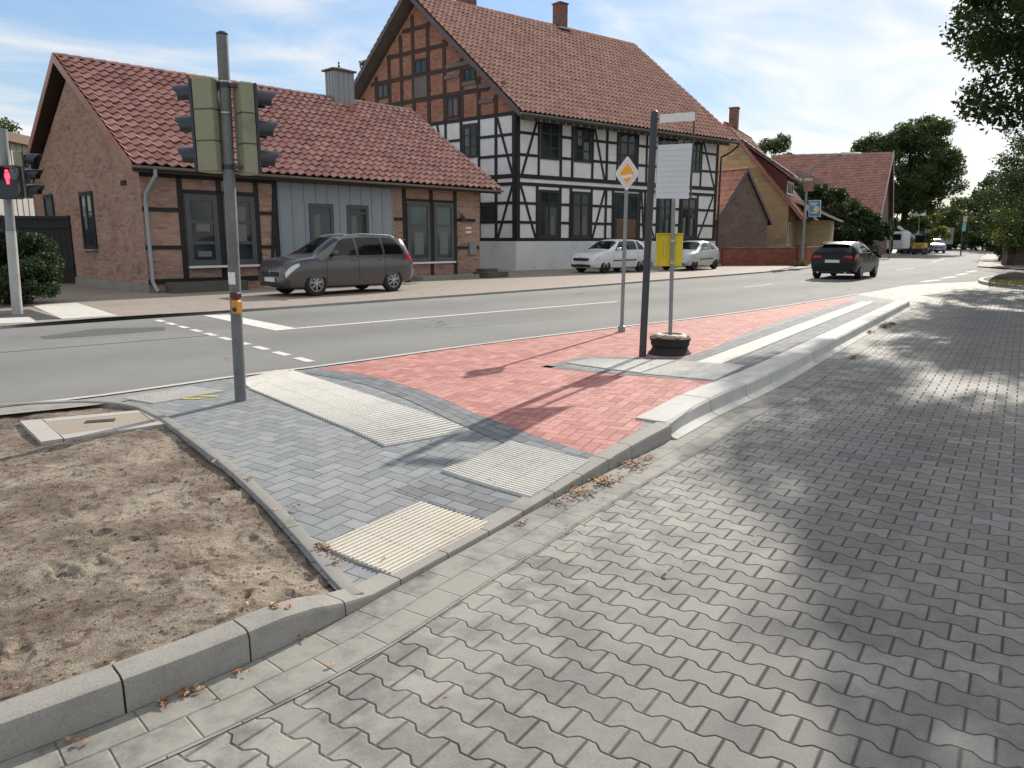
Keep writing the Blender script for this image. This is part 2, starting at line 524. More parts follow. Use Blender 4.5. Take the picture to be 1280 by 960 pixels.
M['tactile_dirty'] = mat_concrete('stained_tactile_concrete', (0.58, 0.54, 0.465), (0.44, 0.33, 0.24), amt=0.55, ds=1.8)
M['dirt'] = mat_dirt()
M['paint'] = mat_concrete('road_paint', (0.66, 0.65, 0.61), (0.24, 0.235, 0.225), amt=0.75, ds=14)
M['seam'] = plain('bitumen', (0.035, 0.035, 0.035), 0.5)
M['walk_red'] = mat_rows('footway_block', (0.27, 0.20, 0.175), (0.36, 0.27, 0.235), (0.12, 0.1, 0.09), 0.2, 0.1, 0.004, 0.5)
M['court'] = mat_concrete('forecourt_paving', (0.27, 0.235, 0.195), (0.15, 0.125, 0.105), ds=1.4)
M['grass'] = plain('verge_grass', (0.13, 0.12, 0.07), 0.9, var=0.5, scale=3, bump=0.03)
M['land'] = plain('field_ground', (0.10, 0.11, 0.055), 0.95, var=0.4, scale=0.2)
M['yellow_mark'] = plain('yellow_spray_paint', (0.70, 0.58, 0.05), 0.8)

# ------------------------------------------------------------------ ground heights
BAY = -0.12
KP0 = (-0.72, 2.9); KD = (math.cos(R(55.0)), math.sin(R(55.0)))
def zB(x, y): return BAY + (0 - BAY) * sm(18.2, 20.6, y)
def dip(x, y):
    a = (x - KP0[0]) * KD[0] + (y - KP0[1]) * KD[1]
    q = -(x - KP0[0]) * KD[1] + (y - KP0[1]) * KD[0]
    f = sm(-0.22, 0.30, a) * (1 - sm(1.2, 3.7, a)) * (1 - sm(0.2, 2.2, abs(q)))
    return f, a, q
def zI(x, y):
    f, a, q = dip(x, y)
    up = 0.03 * sm(3.4, 5.0, a) * (1 - sm(0.2, 2.0, abs(q)))
    return -0.10 * f + up
def flat(z): return lambda x, y: z

# distant land: one sheet to the horizon
sheet('ground', [(-900, -60), (900, -60), (900, 1500), (-900, 1500)], M['land'], flat(-0.35), 0)

# carriageway
ROAD_NEAR = [(-300, 532), (0, 508), (100, 498), (200, 484), (300, 469.5), (400, 458), (600, 430), (772, 409), (880, 396.5), (956, 386), (1053, 371), (1112, 360.5), (1136, 356), (1219, 352), (1320, 346)]
ROAD_FAR = [(-300, 430), (0, 411.5), (47, 407), (156, 398.5), (290, 391), (450, 379.5), (620, 367.5), (760, 357), (840, 350), (920, 344), (1002, 337), (1060, 328.5), (1100, 322), (1143, 315), (1185, 309.3)]
ROAD_RIGHT = [(1320, 340.5), (1222, 334), (1224, 328), (1226, 323), (1234, 317.5), (1262, 312)]
near_w = smooth_path([G(*p) for p in ROAD_NEAR], 1)
far_w = smooth_path([G(*p) for p in ROAD_FAR], 1)
def extend(path, L):
    a, b = path[0], path[3]; l = math.dist(a, b); return [(a[0] + (a[0] - b[0]) / l * L, a[1] + (a[1] - b[1]) / l * L)] + path
near_w = extend(near_w, 26); far_w = extend(far_w, 26)
right_w = [G(*p) for p in ROAD_RIGHT]
far_end = [G(1275, 309.3)]
sheet('road', near_w + right_w + far_end + far_w[::-1], M['asphalt'], flat(0.0), 8.0, 0.0)

def quad(name, px, mat, z=0.004, kind='structure'):
    return sheet(name, [G(*p) for p in px], mat, flat(z), 0, 0)
# painted markings
def paint_strip(name, a, b, w, z=0.004):
    a, b = Vector(G(*a)), Vector(G(*b)); d = (b - a).normalized(); n = Vector((-d.y, d.x)) * (w / 2)
    return sheet(name, [a - n, b - n, b + n, a + n], M['paint'], flat(z), 0)
paint_strip('centre_line', (372, 410.5), (772, 377), 0.12)
for i in range(10):
    a0, b0 = Vector(G(196, 400)), Vector(G(401, 455.5))
    L = (b0 - a0).length / 10; d = (b0 - a0).normalized()
    p = a0 + d * (i * L + 0.25 * L * 0); q = p + d * (L * 0.62)
    n = Vector((-d.y, d.x)) * 0.06
    sheet('crossing_dash', [p - n, q - n, q + n, p + n], M['paint'], flat(0.004), 0)
quad('stop_line', [(253, 394.5), (284, 393.5), (373, 411), (344, 413.5)], M['paint'])
for a, b in (((1153, 352.3), (1175, 349.8)), ((1178, 348), (1194, 345.8)), ((1197, 343.8), (1208, 341.8)), ((1209, 340.3), (1220, 338.5))):
    paint_strip('junction_dash', a, b, 0.25)
for a, b in (((930, 359), (965, 355.5)), ((1000, 352), (1030, 348.5)), ((1120, 338), (1143, 334.5)), ((1165, 328), (1180, 324))):
    paint_strip('lane_dash', a, b, 0.10)
paint_strip('road_seam', (-100, 449), (268, 419), 0.03, 0.003).data.materials[0] = M['seam']
sheet('asphalt_patch', [G(50, 421), G(120, 411), G(206, 409), G(206, 413), G(130, 419), G(56, 424)], plain('patch_asphalt', (0.10, 0.10, 0.098), 0.6), flat(0.003), 0)
# lay-by paved with interlocking blocks
KB_PX = [(-220, 1041), (2, 953), (158, 893), (312, 830), (400, 788), (442, 766), (490, 738), (560, 699), (620, 666), (680, 631), (776, 581), (840, 550), (893, 519), (965, 487), (1052, 435), (1139, 385)]
kb = [G(u, v, BAY) for u, v in KB_PX]
kb = smooth_path(kb, 2)
kb = extend(kb, 7)
tip = kb[-1]
idx = min(range(len(near_w)), key=lambda i: math.dist(near_w[i], G(1053, 371)))
bay_poly = [(-16, -9), (30, -9), (46, 26)] + [near_w[-1]] + near_w[idx:-1][::-1] + [(tip[0] - 0.2, tip[1] + 0.25)] + [(p[0], p[1]) for p in kb[::-1]]
sheet('bus_bay', bay_poly, M['bone'], zB, 1.0)
# islands' base
isl = kb[:]
off_in = []
for i, p in enumerate(isl):
    n = nrm_at(isl, i); off_in.append((p[0] + n[0] * 0.10, p[1] + n[1] * 0.10))
left_ext = [p for p in near_w[:idx + 1]]
edge_px = [(-200, 523), (-60, 514), (20, 507.5), (128, 503), (186, 514), (275, 581), (362, 650), (436, 741)]
edge_w = [G(*p) for p in edge_px]
edge_w[-1] = G(437, 744, -0.06)
edge_s = smooth_path(edge_w, 1)
edge_s = extend(edge_s, 12)
island_poly = [p for p in off_in if p[0] > edge_s[-1][0] + 0.06] + [(tip[0] - 0.15, tip[1] + 0.3)] + left_ext[::-1] + [(p[0] - 0.02, p[1] - 0.0) for p in edge_s]
sheet('pavement', island_poly, M['grey_herring'], zI, 0.25, 0.002)

# red field
def inner(px_list, z=0.0): return [G(u, v, z) for u, v in px_list]
red_px = [(397, 461), (500, 445.5), (600, 431.3), (690, 420), (772, 410), (880, 397.5), (956, 387.2), (1050, 373), (1075, 374), (985, 398), (925, 420), (867, 449), (730, 446), (676, 459), (893, 481), (838, 508), (806, 529), (764, 568), (690, 548), (640, 533), (590, 515), (540, 493), (480, 474), (430, 465)]
red_poly = inner(red_px)
sheet('red_paving', red_poly, M['red_herring'], zI, 0.25, 0.0035)

# rows of grey blocks bordering the red field and the guidance strips
def pband(px, w, name='border_rows', off=0.005, m='grey_rows'):
    return band(name, smooth_path(inner(px), 2), 0, w, M[m], zI, off)
pband([(395, 461.5), (430, 465.5), (480, 474.5), (540, 493.5), (590, 515.5), (640, 533.5), (690, 548.5), (758, 566)], -0.30)
pband([(905, 482), (676, 459)], -0.12)
pband([(676, 459), (730, 446), (867, 449)], -0.14)
def sub_path(path, pa, pb):
    pts = resample(path, 0.25)
    ia = min(range(len(pts)), key=lambda i: math.dist(pts[i], pa)); ib = min(range(len(pts)), key=lambda i: math.dist(pts[i], pb))
    return pts[ia:ib + 1]
gp = sub_path(kb, G(948, 494, BAY), (kb[-1][0] - .3, kb[-1][1] - .4))
band('border_rows', gp, 0.34, 0.73, M['grey_rows'], zI, 0.005)
band('border_rows', gp, 1.05, 1.32, M['grey_rows'], zI, 0.005)
# straight rows by the crossing
band('border_rows', inner([(548, 590), (664, 618)], -0.05), -0.01, -0.42, M['grey_rows'], zI, 0.005)

# tactile slabs: real ribs or studs, pitch as cast
def tactile(name, px, zz, nu, nv, kind, mat, ribs=8, along='u', mats=None):
    p = [Vector((*G(u, v, zz), 0)) for u, v in px]
    mb = MB()
    def B(a, b):
        q = p[0] * (1 - a) * (1 - b) + p[1] * a * (1 - b) + p[2] * a * b + p[3] * (1 - a) * b
        return q
    def pt(a, b, h):
        q = B(a, b); return (q.x, q.y, zI(q.x, q.y) + h)
    g = 0.006
    for i in range(nu):
        for j in range(nv):
            a0, a1 = (i + g) / nu, (i + 1 - g) / nu; b0, b1 = (j + g) / nv, (j + 1 - g) / nv
            mb.hexa([pt(a0, b0, 0.0), pt(a1, b0, 0.0), pt(a1, b1, 0.0), pt(a0, b1, 0.0), pt(a0, b0, .014), pt(a1, b0, .014), pt(a1, b1, .014), pt(a0, b1, .014)])
            if kind == 'rib':
                for k in range(ribs):
                    c0 = (k + 0.22) / ribs; c1 = (k + 0.78) / ribs; d0 = (k + 0.30) / ribs; d1 = (k + 0.70) / ribs
                    if along == 'u':
                        A = lambda a, b, h: pt(a, b0 + (b1 - b0) * b, h)
                        mb.hexa([A(a0, c0, .014), A(a1, c0, .014), A(a1, c1, .014), A(a0, c1, .014), A(a0, d0, .0225), A(a1, d0, .0225), A(a1, d1, .0225), A(a0, d1, .0225)])
                    else:
                        A = lambda a, b, h: pt(a0 + (a1 - a0) * a, b, h)
                        mb.hexa([A(c0, b0, .014), A(c1, b0, .014), A(c1, b1, .014), A(c0, b1, .014), A(d0, b0, .0225), A(d1, b0, .0225), A(d1, b1, .0225), A(d0, b1, .0225)])
            elif kind == 'stud':
                for k in range(ribs):
                    for l in range(ribs):
                        ca, cb = a0 + (a1 - a0) * (k + .5) / ribs, b0 + (b1 - b0) * (l + .5) / ribs
                        ra, rb = (a1 - a0) * .28 / ribs, (b1 - b0) * .28 / ribs
                        mb.hexa([pt(ca - ra, cb - rb, .014), pt(ca + ra, cb - rb, .014), pt(ca + ra, cb + rb, .014), pt(ca - ra, cb + rb, .014)] +
                                [pt(ca - ra * .6, cb - rb * .6, .019), pt(ca + ra * .6, cb - rb * .6, .019), pt(ca + ra * .6, cb + rb * .6, .019), pt(ca - ra * .6, cb + rb * .6, .019)])
    o = mb.build(name, mat); o['kind'] = 'structure'; return o
tactile('tactile_paving', [(312, 487), (481, 556.5), (588, 537), (365, 464)], 0.0, 7, 3, 'rib', M['tactile'], 8, 'v')
tactile('tactile_paving', [(298, 477), (312, 486), (362, 465), (345, 464.5)], 0.0, 1, 2, 'rib', M['tactile'], 6, 'v')
tactile('tactile_paving', [(551, 587), (663, 615.5), (738, 577.5), (638, 555.5)], -0.04, 3, 3, 'rib', M['tactile'], 8, 'u')
tactile('tactile_paving', [(401, 681), (490, 714), (613, 650.5), (526, 627)], -0.07, 2, 3, 'rib', M['tactile_dirty'], 8, 'v')
tactile('tactile_paving', [(153, 499), (192, 505.5), (281, 490), (240, 484.5)], 0.0, 2, 5, 'stud', M['tactile'], 8)
tactile('tactile_paving', [(708, 454.5), (800, 468), (846, 452), (740, 449)], 0.0, 3, 2, 'stud', M['tactile'], 8)
tactile('tactile_paving', [(800, 468), (893, 478.5), (932, 459.5), (846, 452)], 0.01, 3, 3, 'stud', M['tactile'], 8)
def tactile_along(path, w0, w1, seg=0.3):
    pts = resample(path, 0.05); n = int(sum(math.dist(a, b) for a, b in zip(pts[:-1], pts[1:])) / seg)
    for k in range(n):
        a = pts[int(k * (len(pts) - 1) / n)]; b = pts[int((k + 1) * (len(pts) - 1) / n)]
        d = ((b[0] - a[0]), (b[1] - a[1])); l = math.hypot(*d); nn = (-d[1] / l, d[0] / l)
        yield [(a[0] + nn[0] * w0, a[1] + nn[1] * w0), (b[0] + nn[0] * w0, b[1] + nn[1] * w0), (b[0] + nn[0] * w1, b[1] + nn[1] * w1), (a[0] + nn[0] * w1, a[1] + nn[1] * w1)]
def guidance():
    mb = MB()
    for q in tactile_along(gp, 0.735, 1.045):
        P = [Vector((x, y, 0)) for x, y in q]
        def pt(a, b, h):
            v = P[0] * (1 - a) * (1 - b) + P[1] * a * (1 - b) + P[2] * a * b + P[3] * (1 - a) * b
            return (v.x, v.y, zI(v.x, v.y) + h)
        mb.hexa([pt(.01, 0, 0), pt(.99, 0, 0), pt(.99, 1, 0), pt(.01, 1, 0), pt(.01, 0, .012), pt(.99, 0, .012), pt(.99, 1, .012), pt(.01, 1, .012)])
        for k in range(7):
            a, b = (k + .25) / 7, (k + .75) / 7
            mb.hexa([pt(.01, a, .012), pt(.99, a, .012), pt(.99, b, .012), pt(.01, b, .012), pt(.01, a + .03, .0165), pt(.99, a + .03, .0165), pt(.99, b - .03, .0165), pt(.01, b - .03, .0165)])
    o = mb.build('tactile_paving', M['tactile']); o['kind'] = 'structure'
guidance()
# yellow survey marks beside the signal post
for a in ((226, 499), (248, 496)):
    p = Vector(G(*a))
    for dx, dy in ((0.16, 0.0), (0.0, 0.10)):
        q = p + Vector((dx, dy)) * 1.2; d = (q - p).normalized(); n = Vector((-d.y, d.x)) * 0.018
        sheet('spray_mark', [p - n, q - n, q + n, p + n], M['yellow_mark'], zI, 0, 0.008)
# flush edge strip between road and pavement
band('edge_strip', near_w[:idx + 1], 0.0, -0.09, M['bus_kerb'], flat(0.0), 0.013)
band('edge_strip', resample([G(-300, 536), G(0, 509), G(100, 499), G(208, 485)], 0.5), -0.08, -0.42, M['kerb'], zI, 0.009)

# kerb stones
def kerb_run(name, path, w, zbot, ztop, mat, joints, prof='round', rmax=0.03):
    """path: front foot line; stones split at the given stations (metres)"""
    pts = resample(path, 0.06); S = [0]
    for a, b in zip(pts[:-1], pts[1:]): S.append(S[-1] + math.dist(a, b))
    mb = MB()
    def P(s):
        k = 0
        while k < len(S) - 2 and S[k + 1] < s: k += 1
        t = (s - S[k]) / max(1e-6, S[k + 1] - S[k])
        a, b = pts[k], pts[k + 1]; p = (a[0] + (b[0] - a[0]) * t, a[1] + (b[1] - a[1]) * t)
        d = (pts[min(k + 3, len(pts) - 1)][0] - pts[max(0, k - 2)][0], pts[min(k + 3, len(pts) - 1)][1] - pts[max(0, k - 2)][1])
        l = math.hypot(*d); return p, (-d[1] / l, d[0] / l)
    for a, b in zip(joints[:-1], joints[1:]):
        b = min(b, S[-1]); gp_ = 0.008 if prof == 'bus' else 0.004; a = a + gp_; b2 = b - gp_
        if b2 - a < 0.02: continue
        n = max(2, int((b2 - a) / 0.12) + 1)
        rings = []
        for i in range(n):
            s = a + (b2 - a) * i / (n - 1)
            (x, y), nn = P(s); zt = ztop(x + nn[0] * w * .5, y + nn[1] * w * .5); zb = zbot(x, y)
            h = zt - zb
            if prof == 'bus':
                pr = [(-0.045, -0.08), (-0.045, 0.012), (-0.01, 0.022), (0.03, 0.045), (0.045, h - 0.02), (0.065, h), (w, h), (w, -0.05)]
            else:
                rr = min(rmax, max(0.005, h * .3))
                pr = [(0, -0.08), (0, h - rr), (rr * .3, h - rr * .3), (rr, h), (w - .006, h), (w, h - .006), (w, -0.08)]
            rings.append([(x + nn[0] * o, y + nn[1] * o, zb + z) for o, z in pr])
        m = len(rings[0]); V = [q for r in rings for q in r]; F = []
        for i in range(n - 1):
            for k in range(m): F.append((i * m + k, i * m + (k + 1) % m, (i + 1) * m + (k + 1) % m, (i + 1) * m + k))
        F.append(tuple(range(m - 1, -1, -1))); F.append(tuple((n - 1) * m + k for k in range(m)))
        mb.add(V, F)
    o = mb.build(name, mat, smooth=True, angle=28); o['kind'] = 'structure'; return o
def arc_at(path, pt):
    pts = resample(path, 0.02); S = 0; best = (9, 0)
    for i, q in enumerate(pts):
        if i: S += math.dist(q, pts[i - 1])
        d = math.dist(q, pt)
        if d < best[0]: best = (d, S)
    return best[1]
Ltot = arc_at(kb, kb[-1])
jb = arc_at(kb, G(840, 550, BAY))
js = [0, 0.15] + [arc_at(kb, G(u, v, BAY)) for u, v in ((2 - 150, 1012), (-20, 961), (161, 892), (312, 830), (432, 771))]
js = [q * 1.0 for q in range(int(js[2] - .3))] + sorted(set(js[2:]))
s = js[-1]
while s + 0.4 < jb:
    s += 0.36; js.append(s)
js[-1] = jb
kerb_run('kerb', kb, 0.135, zB, lambda x, y: zI(x, y) + 0.014, M['kerb'], js)
jl = [jb] + [arc_at(kb, G(u, v, BAY)) for u, v in ((893, 520), (935, 500), (968, 485))]
s = jl[-1]
while s + 1.0 < Ltot: s += 1.0; jl.append(s)
jl.append(Ltot)
kerb_run('bus_kerb', kb, 0.335, zB, lambda x, y: max(0.005, zI(x, y) + 0.02), M['bus_kerb'], jl, 'bus')
# ribbed non-slip top of the first bus kerb stones
band('gutter_rows', kb, -0.001, -0.335, M['gutter'], zB, 0.004)
# rib pattern on the first kerb slab
tactile('tactile_paving', [(801, 526.5), (838, 532), (884, 502), (853, 500)], 0.0, 1, 1, 'stud', M['bus_kerb'], 14)

# thin edging kerb between soil and footway
Le = arc_at(edge_s, edge_s[-1])
jj = [0]
while jj[-1] + 1.0 < Le: jj.append(jj[-1] + 1.0)
jj.append(Le)
kerb_run('edging_kerb', edge_s, 0.07, lambda x, y: zI(x, y) - 0.06, lambda x, y: zI(x, y) + 0.022, M['kerb'], jj, rmax=.006)

# ------------------------------------------------------------------ planting bed of bare soil
soil_edge = [p for p in edge_s]
kin = []
for i, p in enumerate(kb):
    n = nrm_at(kb, i); q = (p[0] + n[0] * 0.12, p[1] + n[1] * 0.12)
    if q[0] < edge_s[-1][0] + 0.03: kin.append(q)
soil_poly = kin + [(edge_s[-1][0], edge_s[-1][1])] + soil_edge[::-1]
prints = []
for _ in range(150):
    x = rnd.uniform(-4.6, -0.9); y = rnd.uniform(2.4, 6.6)
    prints.append((x, y, rnd.uniform(0, math.pi), rnd.uniform(.08, .16), rnd.uniform(.03, .055), rnd.uniform(.010, .028)))
def soil_h(x, y):
    h = -0.02 + 0.016 * noise.fractal((x * 1.1, y * 1.1, 0.3), 1.0, 2.0, 3) + 0.007 * noise.fractal((x * 6, y * 6, 1.3), 0.9, 2.0, 4) + 0.004 * noise.noise((x * 31, y * 31, 2))
    for px, py, a, l, w, d in prints:
        dx, dy = x - px, y - py
        if abs(dx) > .3 or abs(dy) > .3: continue
        u = (dx * math.cos(a) + dy * math.sin(a)) / l; v = (-dx * math.sin(a) + dy * math.cos(a)) / w
        r = math.sqrt(u * u + v * v)
        if r < 1: h -= d * (1 - r ** 8) * (.45 + .55 * max(0, u)) * (1 + .2 * math.sin(u * 11))
        elif r < 1.7: h += d * 0.55 * (1 - abs(r - 1.3) / .4) if r > .9 else 0
    return min(h, -0.004) + zI(x, y)
def soil_sheet():
    o = sheet('bare_soil', soil_poly, M['dirt'], lambda x, y: 0, 0.25, 0)
    bm = bmesh.new(); bm.from_mesh(o.data)
    # finer cells where the camera is close
    for it in range(5):
        lim = (9.0, 6.5, 5.6, 4.6, 3.9)[it]
        ed = [e for e in bm.edges if (e.verts[0].co - Vector((0, 0, 0))).length < lim and e.calc_length() > 0.026]
        bmesh.ops.subdivide_edges(bm, edges=ed, cuts=1, use_grid_fill=True)
        bmesh.ops.triangulate(bm, faces=[f for f in bm.faces if len(f.verts) > 3])
    for v in bm.verts: v.co.z = soil_h(v.co.x, v.co.y)
    for f in bm.faces:
        if f.normal.z < 0: f.normal_flip()
    bm.to_mesh(o.data); bm.free()
    for p in o.data.polygons: p.use_smooth = True
soil_sheet()
# access hatch framed by pale slabs in the bed
hp = [Vector((*G(u, v), 0)) for u, v in ((25, 527), (52, 553.5), (209, 530), (183, 512.5))]
hatch = empty('access_hatch', tuple(hp[1]), 'soil-filled access hatch framed by pale slabs in the corner of the planting bed', 'hatch')
def hq(a, b): return hp[0] * (1 - a) * (1 - b) + hp[1] * a * (1 - b) + hp[2] * a * b + hp[3] * (1 - a) * b
for (a0, a1, b0, b1) in ((0, .985, 0, .16), (0, .17, .17, 1), (.82, 1, .17, .58), (.82, 1, .585, 1), (.175, .815, .93, 1)):
    pts = [hq(a0, b0), hq(a1, b0), hq(a1, b1), hq(a0, b1)]
    MB().poly([(p.x, p.y, -0.08) for p in pts], 0.086).build('slab', mat_concrete('weathered_slab', (0.42, 0.40, 0.36), (0.24, 0.21, 0.17)), hatch)
pts = [hq(.18, .165), hq(.81, .165), hq(.81, .92), hq(.18, .92)]
lid = MB().poly([(p.x, p.y, -0.08) for p in pts], 0.085).build('lid', mat_concrete('lid_concrete', (0.33, 0.28, 0.22), (0.16, 0.12, 0.09), ds=3), hatch)
hc = hq(.42, .55)
MB().box((hc.x, hc.y, 0.006), (0.22, 0.09, 0.012), Matrix.Rotation(R(20), 3, 'Z')).build('handle', plain('rusty_iron', (0.05, 0.04, 0.035), 0.8), lid)

# ------------------------------------------------------------------ far side: footway, forecourts
COURT = 0.05
fw = far_w
off1 = []
court_poly = fw + [G(1185, 309.3), (75, 300), (-160, 300), (-160, 0)]
sheet('forecourt', fw + [(60, 240), (-160, 240), (-160, fw[0][1] - 40)], M['court'], flat(COURT), 0, 0.0)
band('footway', fw, 0.14, 2.6, M['walk_red'], flat(COURT), 0.005)
kerb_run('far_kerb', fw, 0.13, flat(0.0), flat(COURT + 0.010), M['kerb'], [i * 1.0 for i in range(0, 140)])
quad('tactile_paving', [(40, 385), (96, 381.5), (148, 398.5), (78, 402.5)], M['tactile'], COURT + 0.010)
quad('tactile_paving', [(-30, 403), (36, 400), (46, 406.5), (-30, 410)], M['tactile'], COURT + 0.010)
quad('asphalt_footway', [(-60, 396), (36, 390), (78, 402.5), (46, 404), (38, 399.5), (-60, 404)], M['grey_rows'], COURT + 0.009)

# right-hand side
sheet('verge', [G(1222, 353), G(1235, 350), G(1300, 348), G(1420, 352), G(1500, 372), G(1330, 366), G(1280, 361.5), G(1240, 357)], M['grass'], flat(0.09), 0.5)
kerb_run('verge_kerb', smooth_path([G(1340, 368), G(1280, 362.5), G(1240, 358), G(1221, 354), G(1224, 350.5), G(1245, 348.5), G(1330, 346)][::-1], 2), 0.16, flat(-0.02), flat(0.11), M['bus_kerb'], [i * 0.9 for i in range(0, 30)])
sheet('footway_east', [G(1222, 334), G(1226, 323), G(1234, 317.5), G(1262, 312), G(1500, 312), G(1500, 340.5), G(1320, 340.5)], M['court'], flat(0.06), 0)
kerb_run('kerb_east', smooth_path([G(1320, 340.5), G(1250, 336), G(1223, 333), G(1226, 323), G(1234, 317.5), G(1262, 312)][::-1], 1), 0.14, flat(0.0), flat(0.075), M['kerb'], [i * 1.5 for i in range(0, 60)])

# ================================================================== BUILDINGS
def mat_brick(name, c1, c2, mortar, bw=0.25, rh=0.078, ms=0.012, var=0.35, rough=0.88):
    m = Mat(name, rough, 0.25)
    n = m.nt.nodes.new('ShaderNodeTexBrick')
    n.inputs['Scale'].default_value = 1.0; n.inputs['Brick Width'].default_value = bw; n.inputs['Row Height'].default_value = rh
    n.inputs['Mortar Size'].default_value = ms; n.inputs['Mortar Smooth'].default_value = 0.3
    n.inputs['Color1'].default_value = (*c1, 1); n.inputs['Color2'].default_value = (*c2, 1); n.inputs['Mortar'].default_value = (*mortar, 1)
    m.nt.links.new(m.coord('UV'), n.inputs['Vector'])
    x, y, z = m.xyz('UV')
    row = (y / rh).floor(); col_i = (x / bw + row.mod(2.0) * 0.5).floor()
    rv = m.white(m.comb(col_i, row))
    dark = rv.gt(0.88) * 0.22
    a = m.noise(1.1, 5, vec=m.coord('UV')); b = m.noise(45, 3, vec=m.coord('UV'))
    c = m.scale(n.outputs['Color'], (a - 0.5) * 2 * var + (b - 0.5) * 0.35 + 1.0 - dark)
    m.color(c); m.bump(1.0 - X(m.nt, n.outputs['Fac']) + b * 0.3, 0.008, 0.9)
    return m.m
def mat_tile(name, c1, c2, rough=0.42, moss=0.0):
    m = Mat(name, rough, 0.5)
    rv = m.island(); a = m.noise(1.3, 5); b = m.noise(60, 3)
    c = m.mix((rv * 1.0 + a * 0.5 - 0.25), c1, c2)
    c = m.scale(c, (b - 0.5) * 0.4 + (a - 0.5) * 0.5 + 1.0)
    if moss: c = m.mix(m.noise(2.5, 6, rough=0.75).ramp(0.5, 0.7) * moss, c, (0.09, 0.085, 0.06))
    m.color(c); m.roughness((a - 0.5) * 0.4 + (b - 0.5) * 0.2 + rough)
    return m.m
def mat_timber(name, c, rough=0.6):
    m = Mat(name, rough, 0.4)
    v = m.nt.nodes.new('ShaderNodeVectorMath'); v.operation = 'MULTIPLY'; v.inputs[1].default_value = (14, 2.0, 1)
    m.nt.links.new(m.coord('UV'), v.inputs[0])
    a = m.noise(2.0, 5, vec=v.outputs[0]); b = m.noise(2.0, 4)
    m.color(m.scale(c, (a - 0.5) * 0.9 + (b - 0.5) * 0.6 + 1.0)); m.bump(a, 0.004, 0.8)
    return m.m
def mat_glass(name, c=(0.02, 0.028, 0.03), rough=0.06):
    m = Mat(name, rough, 0.45)
    a = m.noise(0.6, 3); m.color(m.mix(a.ramp(0.4, 0.65), c, tuple(q * 2.2 for q in c)))
    b = m.noise(1.5, 2); m.bump(b, 0.01, 0.15)
    return m.m
M['brick_house'] = mat_brick('buff_red_brick', (0.37, 0.19, 0.14), (0.46, 0.29, 0.22), (0.32, 0.26, 0.21))
M['brick_gable'] = mat_brick('orange_brick', (0.36, 0.13, 0.082), (0.46, 0.22, 0.145), (0.28, 0.20, 0.15), var=0.3)
M['brick_dark'] = mat_brick('grey_brown_brick', (0.17, 0.11, 0.09), (0.23, 0.155, 0.125), (0.17, 0.15, 0.135))
M['brick_red'] = mat_brick('red_wall_brick', (0.27, 0.07, 0.045), (0.36, 0.12, 0.08), (0.20, 0.11, 0.09))
M['brick_soot'] = mat_brick('chimney_brick', (0.20, 0.085, 0.06), (0.27, 0.13, 0.1), (0.16, 0.13, 0.12))
M['tile_red'] = mat_tile('glazed_red_tile', (0.33, 0.15, 0.12), (0.47, 0.25, 0.20), 0.34, 0.12)
M['tile_brown'] = mat_tile('brown_red_tile', (0.39, 0.205, 0.155), (0.50, 0.295, 0.23), 0.36, 0.12)
M['tile_old'] = mat_tile('old_red_tile', (0.27, 0.115, 0.085), (0.36, 0.18, 0.135), 0.7, 0.3)
M['timber'] = mat_timber('black_timber', (0.016, 0.015, 0.016))
M['timber_brown'] = mat_timber('dark_brown_timber', (0.045, 0.025, 0.018))
M['timber_grey'] = mat_timber('weathered_timber', (0.16, 0.14, 0.125))
M['render_white'] = mat_concrete('white_render', (0.80, 0.80, 0.79), (0.55, 0.54, 0.52), ds=2.4, amt=0.35)
M['render_ochre'] = mat_brick('ochre_panel_render', (0.42, 0.32, 0.185), (0.46, 0.355, 0.215), (0.35, 0.265, 0.155), 0.9, 0.32, 0.012, 0.12)
M['plinth'] = mat_concrete('stained_white_plinth', (0.74, 0.74, 0.74), (0.36, 0.34, 0.31), ds=1.2, amt=0.5)
M['zinc'] = plain('zinc_sheet', (0.30, 0.315, 0.33), 0.45, metallic=0.5, var=0.12)
M['steel_post'] = plain('galvanised_steel', (0.25, 0.26, 0.27), 0.5, metallic=0.4, var=0.25, scale=9)
M['panel_blue'] = plain('blue_grey_sheet', (0.27, 0.295, 0.315), 0.5, var=0.12)
M['frame_grey'] = plain('dark_grey_frame', (0.075, 0.08, 0.085), 0.45, var=0.1)
M['frame_black'] = plain('black_frame', (0.018, 0.018, 0.02), 0.5, var=0.1)
M['frame_white'] = plain('white_frame', (0.75, 0.75, 0.73), 0.5, var=0.08)
M['glass'] = mat_glass('window_glass')
M['glass_teal'] = mat_glass('greenish_glass', (0.03, 0.05, 0.05))
M['curtain'] = plain('pale_curtain', (0.17, 0.17, 0.16), 0.9, var=0.2, scale=3)
M['gutter_m'] = plain('gutter_zinc', (0.22, 0.215, 0.205), 0.5, metallic=0.3)
M['black_steel'] = plain('dark_painted_steel', (0.035, 0.04, 0.045), 0.45, var=0.25)
M['barge'] = plain('slate_verge', (0.12, 0.10, 0.11), 0.7)
M['fence_dark'] = mat_timber('dark_fence_board', (0.014, 0.013, 0.013))
M['stone_dark'] = mat_concrete('dark_trough_stone', (0.11, 0.105, 0.09), (0.05, 0.06, 0.04))


